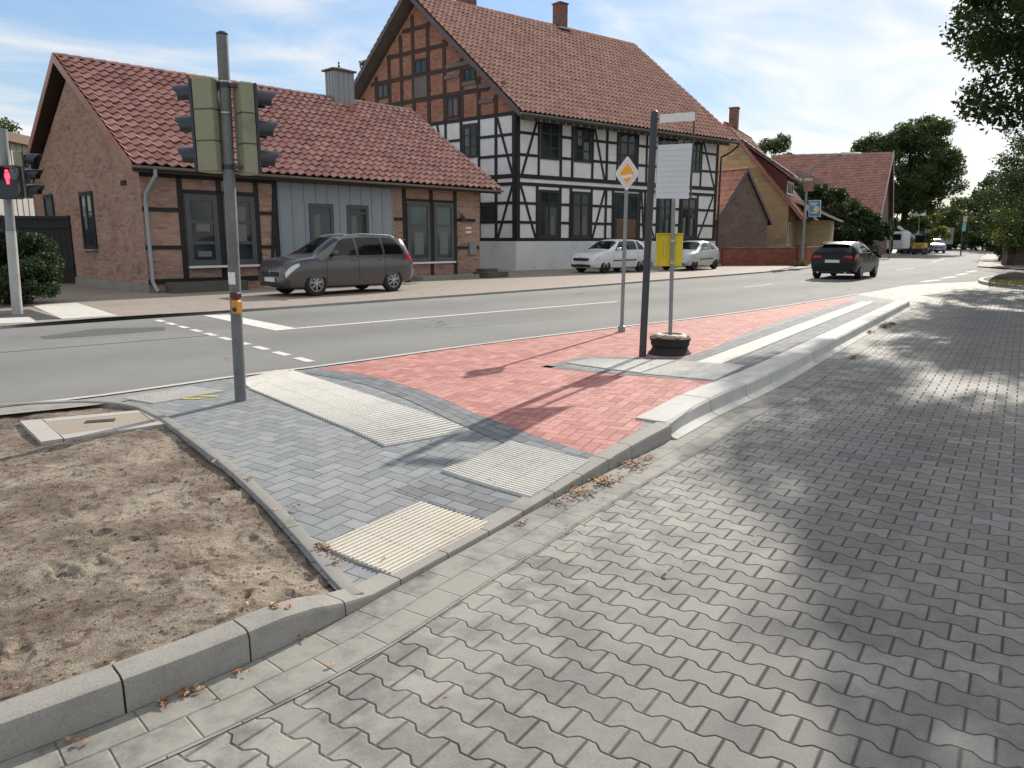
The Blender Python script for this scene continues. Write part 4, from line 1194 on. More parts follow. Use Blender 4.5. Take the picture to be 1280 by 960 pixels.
# ---------------------------------------------------------------- house 3: ochre house
def house_three():
    c = (977 - 640) / FPX * 52.5, 52.5
    A = R(62); F = Facade(c, A, 1); Gb = Facade(c, R(147), -1); f, g = F.d, Gb.d; O = Vector((c[0], c[1], 0))
    root = empty('ochre_house', (c[0], c[1], COURT), 'ochre house with steep old tiled roof, long dark red dormer and striped porch roof', 'house')
    def P(s, t, z): return O + f * s + g * t + Vector((0, 0, z))
    W, D, ze, zr = 9.0, 9.4, 3.9, 9.3; h = D / 2
    m = MB()
    for s0, s1 in ((0, .3), (W - .3, W)):
        m.add([P(s0, 0, 0), P(s0, D, 0), P(s0, D, ze), P(s0, h, zr), P(s0, 0, ze), P(s1, 0, 0), P(s1, D, 0), P(s1, D, ze), P(s1, h, zr), P(s1, 0, ze)],
              [(0, 1, 2, 3, 4), (9, 8, 7, 6, 5), (0, 5, 6, 1), (1, 6, 7, 2), (2, 7, 8, 3), (3, 8, 9, 4), (4, 9, 5, 0)])
    F.box(m, .3, W - .3, 0, ze, -.3, 0); m.hexa([P(.3, D - .3, 0), P(W - .3, D - .3, 0), P(W - .3, D, 0), P(.3, D, 0), P(.3, D - .3, ze), P(W - .3, D - .3, ze), P(W - .3, D, ze), P(.3, D, ze)])
    m.build('wall', M['render_ochre'], root)
    sl_ = (zr + .3 - ze) / h
    zE = ze + .25 - sl_ * 1.0
    roof = gable_roof(root, P(-.25, h, zr + .3), P(W + .3, h, zr + .3), P(-.25, -1.0, zE), P(W + .3, -1.0, zE), P(-.25, D + .5, ze - .2), P(W + .3, D + .5, ze - .2), .3, .4, .05, M['tile_old'], step=.035, verge=M['tile_old'])
    # dormer with shed roof
    zt = zr + .1
    m = MB()
    d0, d1 = .6, 4.2       # along f
    zl = ze + 1.9
    m.add([P(d0, .35, ze + .4), P(d0, 4.2, zr - .6), P(d0, .35, zl), P(d1, .35, ze + .4), P(d1, 4.2, zr - .6), P(d1, .35, zl)], [(0, 1, 2), (5, 4, 3), (0, 3, 4, 1), (1, 4, 5, 2), (2, 5, 3, 0)])
    dm = m.build('dormer', plain('dark_red_boarding', (0.12, 0.03, 0.03), 0.7), root)
    m = tiled_slope(P(d0 - .25, 4.5, zr - .25), P(d1 + .25, 4.5, zr - .25), P(d1 + .25, -.1, zl + .0), P(d0 - .25, -.1, zl + .0), .3, .4, .045, M['tile_old']); m.build('dormer_roof', M['tile_old'], dm, smooth=True, fix=False)
    mm = MB(); mm.hexa([P(d0 - .3, -.15, zl - .16), P(d1 + .3, -.15, zl - .16), P(d1 + .3, 4.5, zr - .42), P(d0 - .3, 4.5, zr - .42), P(d0 - .3, -.15, zl - .03), P(d1 + .3, -.15, zl - .03), P(d1 + .3, 4.5, zr - .28), P(d0 - .3, 4.5, zr - .28)]); mm.build('deck', M['barge'], dm)
    Fd = Facade((P(0, .35, 0).x, P(0, .35, 0).y), A, 1)
    Fd.window(root, .9, 3.8, ze + .75, zl - .25, fr=.1, mull=2, fm=M['frame_white'])
    m = MB(); X3 = Matrix.Rotation(A, 3, 'Z'); m.box(P(2.6, h, zr + .7), (.6, .6, 1.9), X3); m.box(P(2.6, h, zr + 1.68), (.7, .7, .08), X3); m.build('chimney', M['brick_soot'], root)
    Gb.window(root, 7.2 - 2.0, 7.85 - 2.0, 7.0, 7.6, fr=.1, mull=0, fm=M['frame_white'])
    Gb.window(root, 1.4, 2.2, 1.6, 2.9, fr=.1, mull=0, fm=M['frame_white'], panels=((.2, .8, .1, .5),))
    F.window(root, .35, 1.2, 1.1, 2.7, fr=.1, mull=0, fm=M['frame_white'])
    # porch
    m = MB(); F.box(m, 3.6, 3.8, 0, 2.9, 0, 2.4); F.box(m, 5.4, 6.4, 0, 2.9, 2.2, 2.4); F.box(m, 3.6, 4.3, 0, 1.0, 2.2, 2.4); F.box(m, 6.3, 6.5, 0, 2.9, 0, 2.4)
    po = m.build('porch', M['render_ochre'], root)
    m = MB()
    a0, a1 = 2.0, 6.9
    for k in range(12):
        s = a0 + (a1 - a0) * k / 12; w = (a1 - a0) / 12
        m.hexa([F.p(s, 4.2, .1), F.p(s + w * .96, 4.2, .1), F.p(s + w * .96, 2.80, 3.0), F.p(s, 2.80, 3.0), F.p(s, 4.32, .1), F.p(s + w * .96, 4.28, .1), F.p(s + w * .96, 2.88, 3.0), F.p(s, 2.92, 3.0)], k % 2)
    m.build('porch_roof', [plain('pale_roof_sheet', (0.5, 0.48, 0.44), .6), plain('brown_roof_sheet', (0.16, 0.10, 0.075), .6)], po)
    m = MB(); F.box(m, 5.2, 5.4, 0, 2.86, 2.2, 2.42); m.build('porch_post', M['frame_white'], po)
    d = MB(); F.box(d, 4.3, 5.2, COURT, 2.2, .0, .06); d.build('door', M['frame_black'], root)
    return P
P3 = house_three()

def shed_house():
    c = Vector(((952 - 640) / FPX * 50.0, 50.0))       # right front corner
    A = R(33.5); d = Vector((math.cos(A), math.sin(A), 0)); g = Vector((-d.y, d.x, 0)); n = -g
    W, zE, zR, L = 4.7, 2.85, 5.75, 5.0
    O = Vector((c[0], c[1], 0)) - d * W
    root = empty('brick_outbuilding', (c[0], c[1], COURT), 'small grey-brown brick outbuilding with pointed gable between the timber-framed house and the ochre house', 'outbuilding')
    def P(s, t, z): return O + d * s + g * t + Vector((0, 0, z))
    m = MB(); h = W * .50
    m.add([P(0, 0, 0), P(W, 0, 0), P(W, 0, zE), P(h, 0, zR), P(0, 0, zE), P(0, L, 0), P(W, L, 0), P(W, L, zE), P(h, L, zR), P(0, L, zE)],
          [(4, 3, 2, 1, 0), (5, 6, 7, 8, 9), (0, 1, 6, 5), (1, 2, 7, 6), (2, 3, 8, 7), (3, 4, 9, 8), (4, 0, 5, 9)])
    m.build('wall', M['brick_dark'], root)
    k = (zR - zE) / (W - h); k2 = (zR - zE) / h
    gable_roof(root, P(h, -.12, zR + .15), P(h, L, zR + .15), P(W + .3, -.12, zE + .15 - .3 * k), P(W + .3, L, zE + .15 - .3 * k), P(-.25, -.12, zE + .15 - .25 * k2), P(-.25, L, zE + .15 - .25 * k2), .3, .4, .04, M['tile_old'], verge=M['barge'])
    f2 = Facade((O.x, O.y), A, 1)
    f2.window(root, W + .02, W + .5, 1.5, 2.6, fr=.08, mull=0, fm=M['frame_white']) if False else None
shed_house()

# red garden wall with piers
def garden_wall():
    a, b = Vector((*G(898, 332, COURT), 0)), Vector((*G(1000, 331.5, COURT), 0))
    b2 = Vector((*G(1034, 327, COURT), 0))
    r = empty('garden_wall', tuple(a), 'low red brick garden wall with peeling patches in front of the ochre house', 'wall')
    m = MB()
    for p, q in ((a, b), (b, b2)):
        d = (q - p).normalized(); n = Vector((d.y, -d.x, 0)); q = q - d * .25; p = p + d * .25
        m.hexa([p, q, q - n * .24, p - n * .24] + [v + Vector((0, 0, 1.02)) for v in (p, q, q - n * .24, p - n * .24)])
    w = m.build('wall', M['brick_red'], r)
    m = MB()
    for p, q in ((a, b), (b, b2)):
        d = (q - p).normalized(); n = Vector((d.y, -d.x, 0)); q = q - d * .25; p = p + d * .25
        m.hexa([v + Vector((0, 0, 1.022)) for v in (p + n * .03, q + n * .03, q - n * .27, p - n * .27)] + [v + Vector((0, 0, 1.08)) for v in (p + n * .03, q + n * .03, q - n * .27, p - n * .27)])
    m.build('coping', M['brick_dark'], r)
    for q in (b, b2):
        m = MB(); X3 = Matrix.Rotation(R(10), 3, 'Z'); m.box(q + Vector((0, .1, .6)), (.5, .5, 1.2), X3); m.box(q + Vector((0, .1, 1.24)), (.58, .58, .08), X3); m.build('pier', M['brick_red'], r)
garden_wall()

# ---------------------------------------------------------------- barn with a wide tiled roof
def barn():
    def W(u, v, y): return at(u, v, y)
    root = empty('brick_barn', (W(1100, 300, 66).x, 66, 0), 'big old barn with a wide faded red tiled roof behind dark bushes', 'barn')
    rl, rr = W(965, 194, 80), W(1117, 190, 73); el, er = W(930, 292, 74), W(1100, 275, 66)
    bl = rl + (rl - el); bl.z = el.z; br = rr + (rr - er); br.z = er.z
    m = tiled_slope(rl, rr, er, el, .34, .42, .05, M['tile_old'], seg=4); rf = m.build('roof', M['tile_old'], root, smooth=True, fix=False)
    m = tiled_slope(rl, rr, br, bl, 1, 1.2, .05, M['tile_old'], seg=2); m.build('roof', M['tile_old'], root, smooth=True, fix=False)
    m = MB(); dz = Vector((0, 0, -.35))
    i = (er - el).normalized() * .4
    e1, e2, b1, b2, r1, r2 = er - i, el + i, br - i, bl + i, rr - i, rl + i
    V = [Vector((p.x, p.y, 0)) for p in (e1, e2, b2, b1)] + [p + dz for p in (e1, e2, b2, b1, r1, r2)]
    m.add(V, [(0, 1, 5, 4), (1, 2, 6, 9, 5), (2, 3, 7, 6), (3, 0, 4, 8, 7), (4, 5, 9, 8), (7, 8, 9, 6), (3, 2, 1, 0)])
    m.build('wall', M['brick_dark'], root)
    pv = plain('pale_verge', (.42, .40, .37), .7)
    for e in (er, br):
        m = MB()
        m.hexa([rr + dz, e + dz, e + dz + i * .15, rr + dz + i * .15, rr + Vector((0, 0, .12)), e + Vector((0, 0, .12)), e + Vector((0, 0, .12)) + i * .15, rr + Vector((0, 0, .12)) + i * .15])
        m.build('verge_board', pv, root)
barn()

# building behind the cottage at the far left
def annex():
    a = at(-60, 150, 34); b = at(38, 156, 40)
    root = empty('flat_roofed_annex', (a.x, a.y, COURT), 'pale sheet-clad flat-roofed annex behind the brick cottage at the left edge', 'building')
    A = math.atan2(b.y - a.y, b.x - a.x); F = Facade((a.x, a.y), A, 1); L = (b - a).to_2d().length + 3
    m = MB(); F.box(m, 0, L, 0, a.z - .45, -6, 0)
    for k in range(int(L / .5)): F.box(m, k * .5, k * .5 + .04, .1, a.z - .47, 0, .03)
    m.build('wall', plain('pale_sheet_wall', (0.36, 0.35, 0.33), .6), root)
    m = MB(); F.box(m, -.3, L + .3, a.z - .44, a.z, -6.3, .35); m.build('roof', plain('brown_fascia', (0.14, 0.09, 0.06), .7), root)
annex()
# wooden gate and fence between hedge and cottage
def yard_fence():
    a = Vector((*G(50, 372, COURT), 0)); a = Vector((-13.6, 21.0, COURT)); b = G1.p(6.3, COURT, .02) ; b = Vector((b.x, b.y, COURT))
    a = Vector((b.x - 6.5, b.y - .8, COURT))
    root = empty('board_fence', tuple(b), 'dark stained board fence closing the yard left of the brick cottage', 'fence')
    A = math.atan2(b.y - a.y, b.x - a.x); F = Facade((a.x, a.y), A, 1); L = (b - a).length
    m = MB(); n = int(L / .16)
    for k in range(n): F.box(m, L * k / n, L * (k + .94) / n, COURT + .03, 2.18 + .0, 0, .025)
    m.build('boards', M['fence_dark'], root)
    m = MB()
    for z in (.6, 1.9, 2.18): F.box(m, 0, L, z, z + .1, .027, .07)
    m.build('rails', M['fence_dark'], root)
    for k in range(4):
        m = MB(); s = L * k / 3 - (.1 if k == 3 else 0); F.box(m, s, s + .1, COURT, 2.3, -.1, -.002); m.build('post', M['fence_dark'], root)
yard_fence()

# ================================================================== TREES AND SHRUBS
def mat_leaf(name, c1, c2, trans=0.35):
    m = bpy.data.materials.new(name); m.use_nodes = True; nt = m.node_tree; nt.nodes.clear()
    out = nt.nodes.new('ShaderNodeOutputMaterial'); geo = nt.nodes.new('ShaderNodeNewGeometry')
    rv = X(nt, geo.outputs['Random Per Island'])
    mx = nt.nodes.new('ShaderNodeMix'); mx.data_type = 'RGBA'; nt.links.new(rv.v, mx.inputs[0])
    mx.inputs[6].default_value = (*c1, 1); mx.inputs[7].default_value = (*c2, 1)
    d = nt.nodes.new('ShaderNodeBsdfPrincipled'); d.inputs['Roughness'].default_value = 0.55; d.inputs['Specular IOR Level'].default_value = 0.3
    t = nt.nodes.new('ShaderNodeBsdfTranslucent'); s = nt.nodes.new('ShaderNodeMixShader'); s.inputs[0].default_value = trans
    nt.links.new(mx.outputs[2], d.inputs['Base Color'])
    hs = nt.nodes.new('ShaderNodeHueSaturation'); hs.inputs['Saturation'].default_value = 1.1; hs.inputs['Value'].default_value = 1.5
    nt.links.new(mx.outputs[2], hs.inputs['Color']); nt.links.new(hs.outputs[0], t.inputs[0])
    nt.links.new(d.outputs[0], s.inputs[1]); nt.links.new(t.outputs[0], s.inputs[2]); nt.links.new(s.outputs[0], out.inputs[0])
    return m
M['leaf_dark'] = mat_leaf('dark_oak_leaf', (0.020, 0.035, 0.012), (0.050, 0.075, 0.024))
M['leaf_grass'] = mat_leaf('dry_grass', (0.09, 0.09, 0.04), (0.17, 0.15, 0.08), 0.2)
M['leaf_oak2'] = mat_leaf('green_oak_leaf', (0.036, 0.060, 0.020), (0.085, 0.120, 0.040))
M['leaf_oak'] = mat_leaf('oak_leaf', (0.026, 0.046, 0.014), (0.068, 0.098, 0.030))
M['leaf_mid'] = mat_leaf('lime_leaf', (0.040, 0.062, 0.020), (0.085, 0.115, 0.035))
M['leaf_yellow'] = mat_leaf('yellowing_leaf', (0.070, 0.085, 0.020), (0.16, 0.17, 0.04))
M['leaf_hedge'] = mat_leaf('hedge_leaf', (0.018, 0.034, 0.012), (0.045, 0.072, 0.024), 0.2)
M['bark'] = plain('tree_bark', (0.085, 0.068, 0.052), 0.9, var=0.4, scale=5, bump=0.02)

def leaf_mesh(name, clumps, per, size, mat, seed, flat=0.0):
    """clumps: (x, y, z, radius). Many small folded leaves, denser towards each clump's rim."""
    rg = np.random.default_rng(seed)
    C = np.array(clumps, float); n = len(C)
    cnt = np.maximum(12, (per * (C[:, 3] / C[:, 3].mean()) ** 2).astype(int))
    idx = np.repeat(np.arange(n), cnt); N = len(idx)
    dirs = rg.normal(size=(N, 3)); dirs /= np.linalg.norm(dirs, axis=1)[:, None]
    rad = C[idx, 3] * (0.25 + 0.75 * rg.random(N) ** 0.5) * (1 + 0.12 * rg.normal(size=N))
    pos = C[idx, :3] + dirs * rad[:, None] * np.array([1, 1, 0.75])
    a = rg.normal(size=(N, 3)); a /= np.linalg.norm(a, axis=1)[:, None]
    b = rg.normal(size=(N, 3)) ; b -= (a * b).sum(1)[:, None] * a; b /= np.linalg.norm(b, axis=1)[:, None]
    c = np.cross(a, b)
    sz = size * (0.6 + 0.8 * rg.random(N))[:, None]
    # each leaf: a folded kite of two triangles meeting at the midrib
    p0 = pos - a * sz; p1 = pos + b * sz * .55 + c * sz * .18; p2 = pos + a * sz * 1.1; p3 = pos - b * sz * .55 + c * sz * .18
    V = np.stack([p0, p1, p2, p3], 1).reshape(-1, 3)
    me = bpy.data.meshes.new(name)
    me.vertices.add(4 * N); me.vertices.foreach_set('co', V.ravel())
    base = np.arange(N) * 4
    L = np.stack([base, base + 1, base + 2, base, base + 2, base + 3], 1).ravel()
    me.loops.add(6 * N); me.loops.foreach_set('vertex_index', L.astype(np.int32))
    me.polygons.add(2 * N); me.polygons.foreach_set('loop_start', (np.arange(2 * N) * 3).astype(np.int32))
    me.polygons.foreach_set('loop_total', np.full(2 * N, 3, np.int32))
    me.materials.append(mat); me.update(calc_edges=True)
    return me
def crown_clumps(blobs, k, rc, seed, shell=0.55):
    rg = random.Random(seed); out = []
    tot = sum((b[3] * b[4] * b[5]) ** (2 / 3) for b in blobs)
    for b in blobs:
        m = max(3, int(k * (b[3] * b[4] * b[5]) ** (2 / 3) / tot))
        for _ in range(m):
            while True:
                d = Vector((rg.gauss(0, 1), rg.gauss(0, 1), rg.gauss(0, 1))).normalized()
                r = shell + (1 - shell) * rg.random() ** .7
                p = Vector((b[0] + d.x * b[3] * r, b[1] + d.y * b[4] * r, b[2] + d.z * b[5] * r))
                if noise.noise(p * 0.45 + Vector((seed, 0, 0))) > -0.18: break
            out.append((p.x, p.y, p.z, rc * rg.uniform(.6, 1.35)))
    return out
def tree(name, loc, blobs, label, group, leaf='leaf_dark', trunk_r=0.3, k=110, rc=0.75, per=150, size=0.10, seed=1, cat='tree', fork=0.35, bare=0):
    """blobs in local coordinates (x, y, z, rx, ry, rz)"""
    root = empty(name, loc, label, cat, group, world_parts=False)
    cl = crown_clumps(blobs, k, rc, seed)
    me = leaf_mesh('crown', cl, per, size, M[leaf], seed)
    o = bpy.data.objects.new('crown', me); COL.objects.link(o); o.parent = root
    rg = random.Random(seed + 5); tb = MB()
    zc = max(b[2] for b in blobs); zf = min(b[2] - b[5] for b in blobs) + .6
    zf = max(zf, 0.3 * zc)
    cx = sum(b[0] for b in blobs) / len(blobs) * .4; cy = sum(b[1] for b in blobs) / len(blobs) * .4
    tb.tube([(0, 0, -.1), (0.02, 0, .3), (cx * .3, cy * .3, zf * .6), (cx * .6, cy * .6, zf), (cx, cy, zf + (zc - zf) * .6), (cx * 1.1, cy, zc + .4)], [trunk_r * 1.35, trunk_r * 1.05, trunk_r * .85, trunk_r * .75, trunk_r * .4, trunk_r * .12], 10)
    tb.build('trunk', M['bark'], root, smooth=True, org=(0, 0, 0))
    for q in rg.sample(cl, min(len(cl), 16)):
        h = rg.uniform(.0, .75); s = Vector((cx * (.6 + .4 * h), cy * (.6 + .4 * h), zf * .95 + (zc - zf) * .6 * h)); e = Vector(q[:3])
        mid = s.lerp(e, .5) + Vector((rg.uniform(-.2, .2), rg.uniform(-.2, .2), -.1 * (e - s).length))
        tb2 = MB().tube([s, s.lerp(mid, .5), mid, mid.lerp(e, .5) + Vector((0, 0, .1)), e], [trunk_r * .33, trunk_r * .27, trunk_r * .2, trunk_r * .12, trunk_r * .04], 6)
        tb2.build('limb', M['bark'], root, smooth=True, org=(0, 0, 0))
    return root
def shrub(name, loc, blobs, label, leaf='leaf_hedge', k=60, rc=0.35, per=130, size=0.05, seed=3, cat='shrub', group=None):
    root = empty(name, loc, label, cat, group, world_parts=False)
    me = leaf_mesh('foliage', crown_clumps(blobs, k, rc, seed, .3), per, size, M[leaf], seed)
    o = bpy.data.objects.new('foliage', me); COL.objects.link(o); o.parent = root
    rg = random.Random(seed); m = MB()
    for b in blobs[:3]:
        for _ in range(4): 
            m.tube([(b[0] + rg.uniform(-.2, .2), b[1] + rg.uniform(-.2, .2), -.05), (b[0] + rg.uniform(-.4, .4) * b[3], b[1] + rg.uniform(-.4, .4) * b[4], b[2] * .6), (b[0] + rg.uniform(-.7, .7) * b[3], b[1] + rg.uniform(-.7, .7) * b[4], b[2] + .3 * b[5])], [.03, .02, .008], 5)
    m.build('stems', M['bark'], root, org=(0, 0, 0))
    return root

# street trees to the right of the lay-by; their crowns shade the paving
tree('street_tree', (18.6, 22.5, 0), [(-2.9, 2.1, 11.6, 3.7, 3.6, 2.1), (-4.8, -.3, 11.2, 2.1, 2.2, 1.3), (-3.9, 0, 8.2, 1.9, 1.6, 1.8), (-3.7, .3, 6.2, 1.5, 1.4, 1.5), (-2.6, 0, 4.9, 1.3, 1.2, 1.0), (-0.4, 0.5, 9.2, 3.2, 3.6, 3.6), (1.8, 1.5, 9.0, 3.6, 3.4, 3.4), (0.5, -1.2, 12.0, 4.0, 3.6, 2.6), (.6, .8, 6.2, 2.4, 2.2, 1.6)], 'tall street tree overhanging the lay-by at the upper right corner', 'street trees beside the lay-by', 'leaf_oak', .32, 340, .72, 260, .085, 11)
tree('street_tree', (14.4, 12.5, 0), [(-4.5, 2.5, 9.2, 1.8, 1.9, 1.2), (-1.0, 0.6, 9.6, 3.0, 2.6, 2.2), (1.4, 1.0, 9.6, 2.6, 2.6, 2.4)], 'street tree beside the near end of the lay-by, mostly beyond the right edge', 'street trees beside the lay-by', 'leaf_dark', .28, 130, .62, 210, .085, 12)
tree('street_tree', (25.5, 33.0, 0), [(-4.1, -0.4, 13.6, 3.4, 4.0, 2.2), (-2, 0.5, 11.5, 4.2, 4.4, 3.4), (2.4, 1.5, 9.8, 4.2, 3.6, 3.6), (-0.4, 0, 6.0, 2.6, 2.6, 2.2)], 'street tree behind the first one, reaching down to the gate pier at the right edge', 'street trees beside the lay-by', 'leaf_oak', .34, 260, .85, 230, .10, 13)

# trees left of the cottage, beyond the left edge of the photograph
for i, (x, y, lab) in enumerate(((-24, 27, 'garden tree left of the annex, beyond the left edge, nearer one'), (-33, 38, 'garden tree left of the annex, beyond the left edge, farther one'))):
    tree('garden_tree', (x, y, 0), [(0, 0, 6.5, 3.4, 3.2, 3.2), (1.6, 0, 4.4, 2.6, 2.4, 2.2), (-1.8, .4, 4.6, 2.6, 2.4, 2.4)], lab, 'garden trees beyond the left edge', 'leaf_mid', .28, 120, .8, 120, .12, 71 + i)
# trees beyond the barn
P_ = at(1128, 300, 86)
tree('oak_tree', (P_.x, P_.y, 0), [(0, 0, 9.0, 5.0, 4.5, 4.6), (-3.6, 0, 10.6, 2.8, 2.6, 2.2), (2.8, 0, 8.0, 3.2, 3, 3.4), (1.0, 0, 13.0, 3.0, 2.8, 2.2), (-1, 0, 4.5, 4.2, 3, 2.4)], 'large oak rising behind the right end of the barn', 'trees behind the houses', 'leaf_oak2', .45, 340, .85, 170, .14, 21)
P_ = at(962, 300, 92)
tree('lime_tree', (P_.x, P_.y, 0), [(0, 0, 10.6, 2.6, 2.4, 3.2), (1.8, 0, 9.0, 2.0, 2, 2.4), (-1.6, 0, 8.6, 1.8, 2, 2.6)], 'light green tree top showing above the roofs between the ochre house and the barn', 'trees behind the houses', 'leaf_mid', .3, 190, .6, 130, .11, 22)
P_ = at(462, 300, 64)
tree('lime_tree', (P_.x + .6, P_.y, 0), [(0, 0, 14.4, 1.0, 1.2, 1.5), (1.2, 0, 12.0, 1.8, 1.6, 2.2)], 'sparse tree top peeping out behind the brick gable verge', 'trees behind the houses', 'leaf_mid', .2, 26, .42, 60, .11, 23)
P_ = at(-6, 300, 60)
tree('lime_tree', (P_.x, P_.y, 0), [(0, 0, 9.2, 2.3, 2, 2.0)], 'tree top above the flat-roofed annex at the left edge', 'trees behind the houses', 'leaf_mid', .25, 50, .7, 100, .13, 24)
# trees closing the view down the street
for i, (u, yd, top, w, leaf, lab) in enumerate([
    (1206, 118, 246, 5.0, 'leaf_mid', 'round greyish green tree at the bend behind the parked vehicles'),
    (1237, 105, 218, 4.4, 'leaf_dark', 'tall dark tree at the bend of the street, right of the rounder grey-green one'),
    (1262, 92, 202, 4.4, 'leaf_dark', 'dark tree above the yellow-green bush near the right edge'),
    (1178, 128, 262, 5.5, 'leaf_mid', 'low tree behind the parked truck at the end of the street'),
    (1290, 58, 140, 3.8, 'leaf_dark', 'dark tree behind the brick gate pier at the right edge'),
    (1335, 40, 120, 3.4, 'leaf_dark', 'tree just beyond the right edge above the verge')]):
    P_ = at(u, 300, yd); h = at(u, top, yd).z
    tree('roadside_tree', (P_.x, P_.y, 0), [(0, 0, h * .62, w * .8, w * .7, h * .36), (w * .3, 0, h * .42, w * .75, w * .6, h * .33), (-w * .35, 0, h * .36, w * .7, w * .6, h * .30)], lab, 'trees along the street', leaf, .3, 130, w * .21, 130, .0016 * yd, 31 + i)

# shrubs before the barn
for i, (u, yd, top, w, lab, leaf) in enumerate([
    (985, 66, 226, 3.4, 'tall dark shrub behind the ochre house, leftmost in front of the barn roof', 'leaf_dark'),
    (1022, 64, 229, 3.4, 'dark green shrub behind the blue sign in front of the barn', 'leaf_dark'),
    (1062, 62, 255, 2.6, 'dark round shrub in front of the right half of the barn', 'leaf_dark'),
    (1090, 63, 278, 2.0, 'low dark shrub at the foot of the barn corner', 'leaf_hedge'),
    (1042, 60, 281, 2.4, 'low shrub behind the right end of the garden wall', 'leaf_hedge')]):
    P_ = at(u, 300, yd); h = at(u, top, yd).z
    shrub('garden_shrub', (P_.x, P_.y, 0), [(0, 0, h * .58, w * .95, w * .6, h * .42), (w * .4, 0, h * .35, w * .6, w * .5, h * .35), (-w * .4, 0, h * .38, w * .6, w * .5, h * .38)], lab, leaf, 190, w * .17, 200, .10, 51 + i, group='shrubs in front of the barn')
P_ = at(1150, 300, 88)
shrub('garden_shrub', (P_.x, P_.y, 0), [(0, 0, 2.4, 3.0, 2, 2.2)], 'light green bush behind the white truck with the boom', 'leaf_yellow', 50, .5, 120, .12, 61, group='shrubs down the street')
P_ = at(1292, 300, 44)
shrub('yellowing_bush', (P_.x, P_.y, 0), [(0, 0, 2.6, 2.4, 1.6, 1.6), (-1.2, 0, 2.0, 1.2, 1.2, 1.0)], 'yellow-green bush leaning over the brick gate pier at the right edge', 'leaf_yellow', 90, .42, 170, .07, 62, group='shrubs down the street')
P_ = at(1262, 315, 52)
shrub('clipped_hedge', (P_.x, P_.y, 0), [(0, 0, .8, .8, 1.2, .85)], 'clipped dark hedge end behind the brick gate pier', 'leaf_hedge', 40, .3, 150, .05, 63, group='shrubs down the street')
# hedge at the left edge
HX = Vector((*G(22, 386, COURT), 0))
HL = at(-12, 300, HX.y + 1.2)
shrub('clipped_hedge', (HL.x, HL.y, COURT), [(0, 0, 1.0, 1.35, .95, .72), (-.8, 0, .75, 1.2, .95, .62), (.35, 0, .55, 1.1, .9, .5), (0.2, 0, 1.15, .9, .8, .55)], 'rounded dense dark green hedge behind the leaning pedestrian signal post', 'leaf_hedge', 260, .20, 260, .030, 64)
# brick pier and rock
def pier_and_rock():
    a = Vector((*G(1262, 331.5, .06), .06))
    r = MB(); d = Matrix.Rotation(R(-6), 3, 'Z')
    r = empty('brick_gate_pier', tuple(a), 'massive dark brick gate pier with flat coping at the right edge', 'pier')
    m = MB(); m.box(a + Vector((1.3, .4, .72)), (2.6, .6, 1.44), d); m.build('pier', M['brick_dark'], r)
    m = MB(); m.box(a + Vector((1.3, .4, 1.49)), (2.7, .72, .1), d); m.build('coping', M['kerb'], r)
    b = Vector((*G(1268, 350, .09), .09))
    bm = bmesh.new(); bmesh.ops.create_icosphere(bm, subdivisions=3, radius=1)
    for v in bm.verts:
        k = 1 + .22 * noise.noise(v.co * 1.3) + .06 * noise.noise(v.co * 5); v.co = Vector((v.co.x * .75, v.co.y * .4, max(-.1, v.co.z * .32))) * k
    me = bpy.data.meshes.new('boulder'); bm.to_mesh(me); bm.free(); me.materials.append(M['stone_dark'])
    for p in me.polygons: p.use_smooth = True
    o = bpy.data.objects.new('boulder', me); COL.objects.link(o); o.location = b
    tag(o, 'dark boulder lying on the grass of the small kerbed island', 'boulder')
pier_and_rock()

# ================================================================== CARS
M['tyre'] = plain('tyre_rubber', (0.02, 0.02, 0.02), 0.85, var=0.15)
M['alloy'] = plain('alloy_rim', (0.45, 0.46, 0.47), 0.35, metallic=0.8, var=0.08)
M['black_plastic'] = plain('black_plastic', (0.02, 0.02, 0.022), 0.6, var=0.1)
M['car_glass'] = mat_glass('car_glass', (0.006, 0.007, 0.008), 0.05)
M['lamp_glass'] = plain('headlamp_glass', (0.62, 0.64, 0.66), 0.2, metallic=0.3, var=0.3, scale=12)
M['tail_red'] = plain('tail_lamp_red', (0.35, 0.012, 0.01), 0.2, var=0.2, scale=12)
M['plate'] = plain('number_plate_white', (0.7, 0.7, 0.68), 0.5, var=0.05)
def paint(name, c, rough=0.28, metallic=0.3, coat=0.35):
    m = Mat(name, rough, 0.6 if coat > .2 else 0.25, metallic); m.b.inputs['Coat Weight'].default_value = coat; m.b.inputs['Coat Roughness'].default_value = 0.06
    a = m.noise(1.4, 4); b = m.noise(9, 4)
    m.color(m.scale(c, (a - 0.5) * 0.15 + (b - 0.5) * 0.08 + 1.0)); m.roughness((b - 0.5) * 0.15 + rough); return m.m

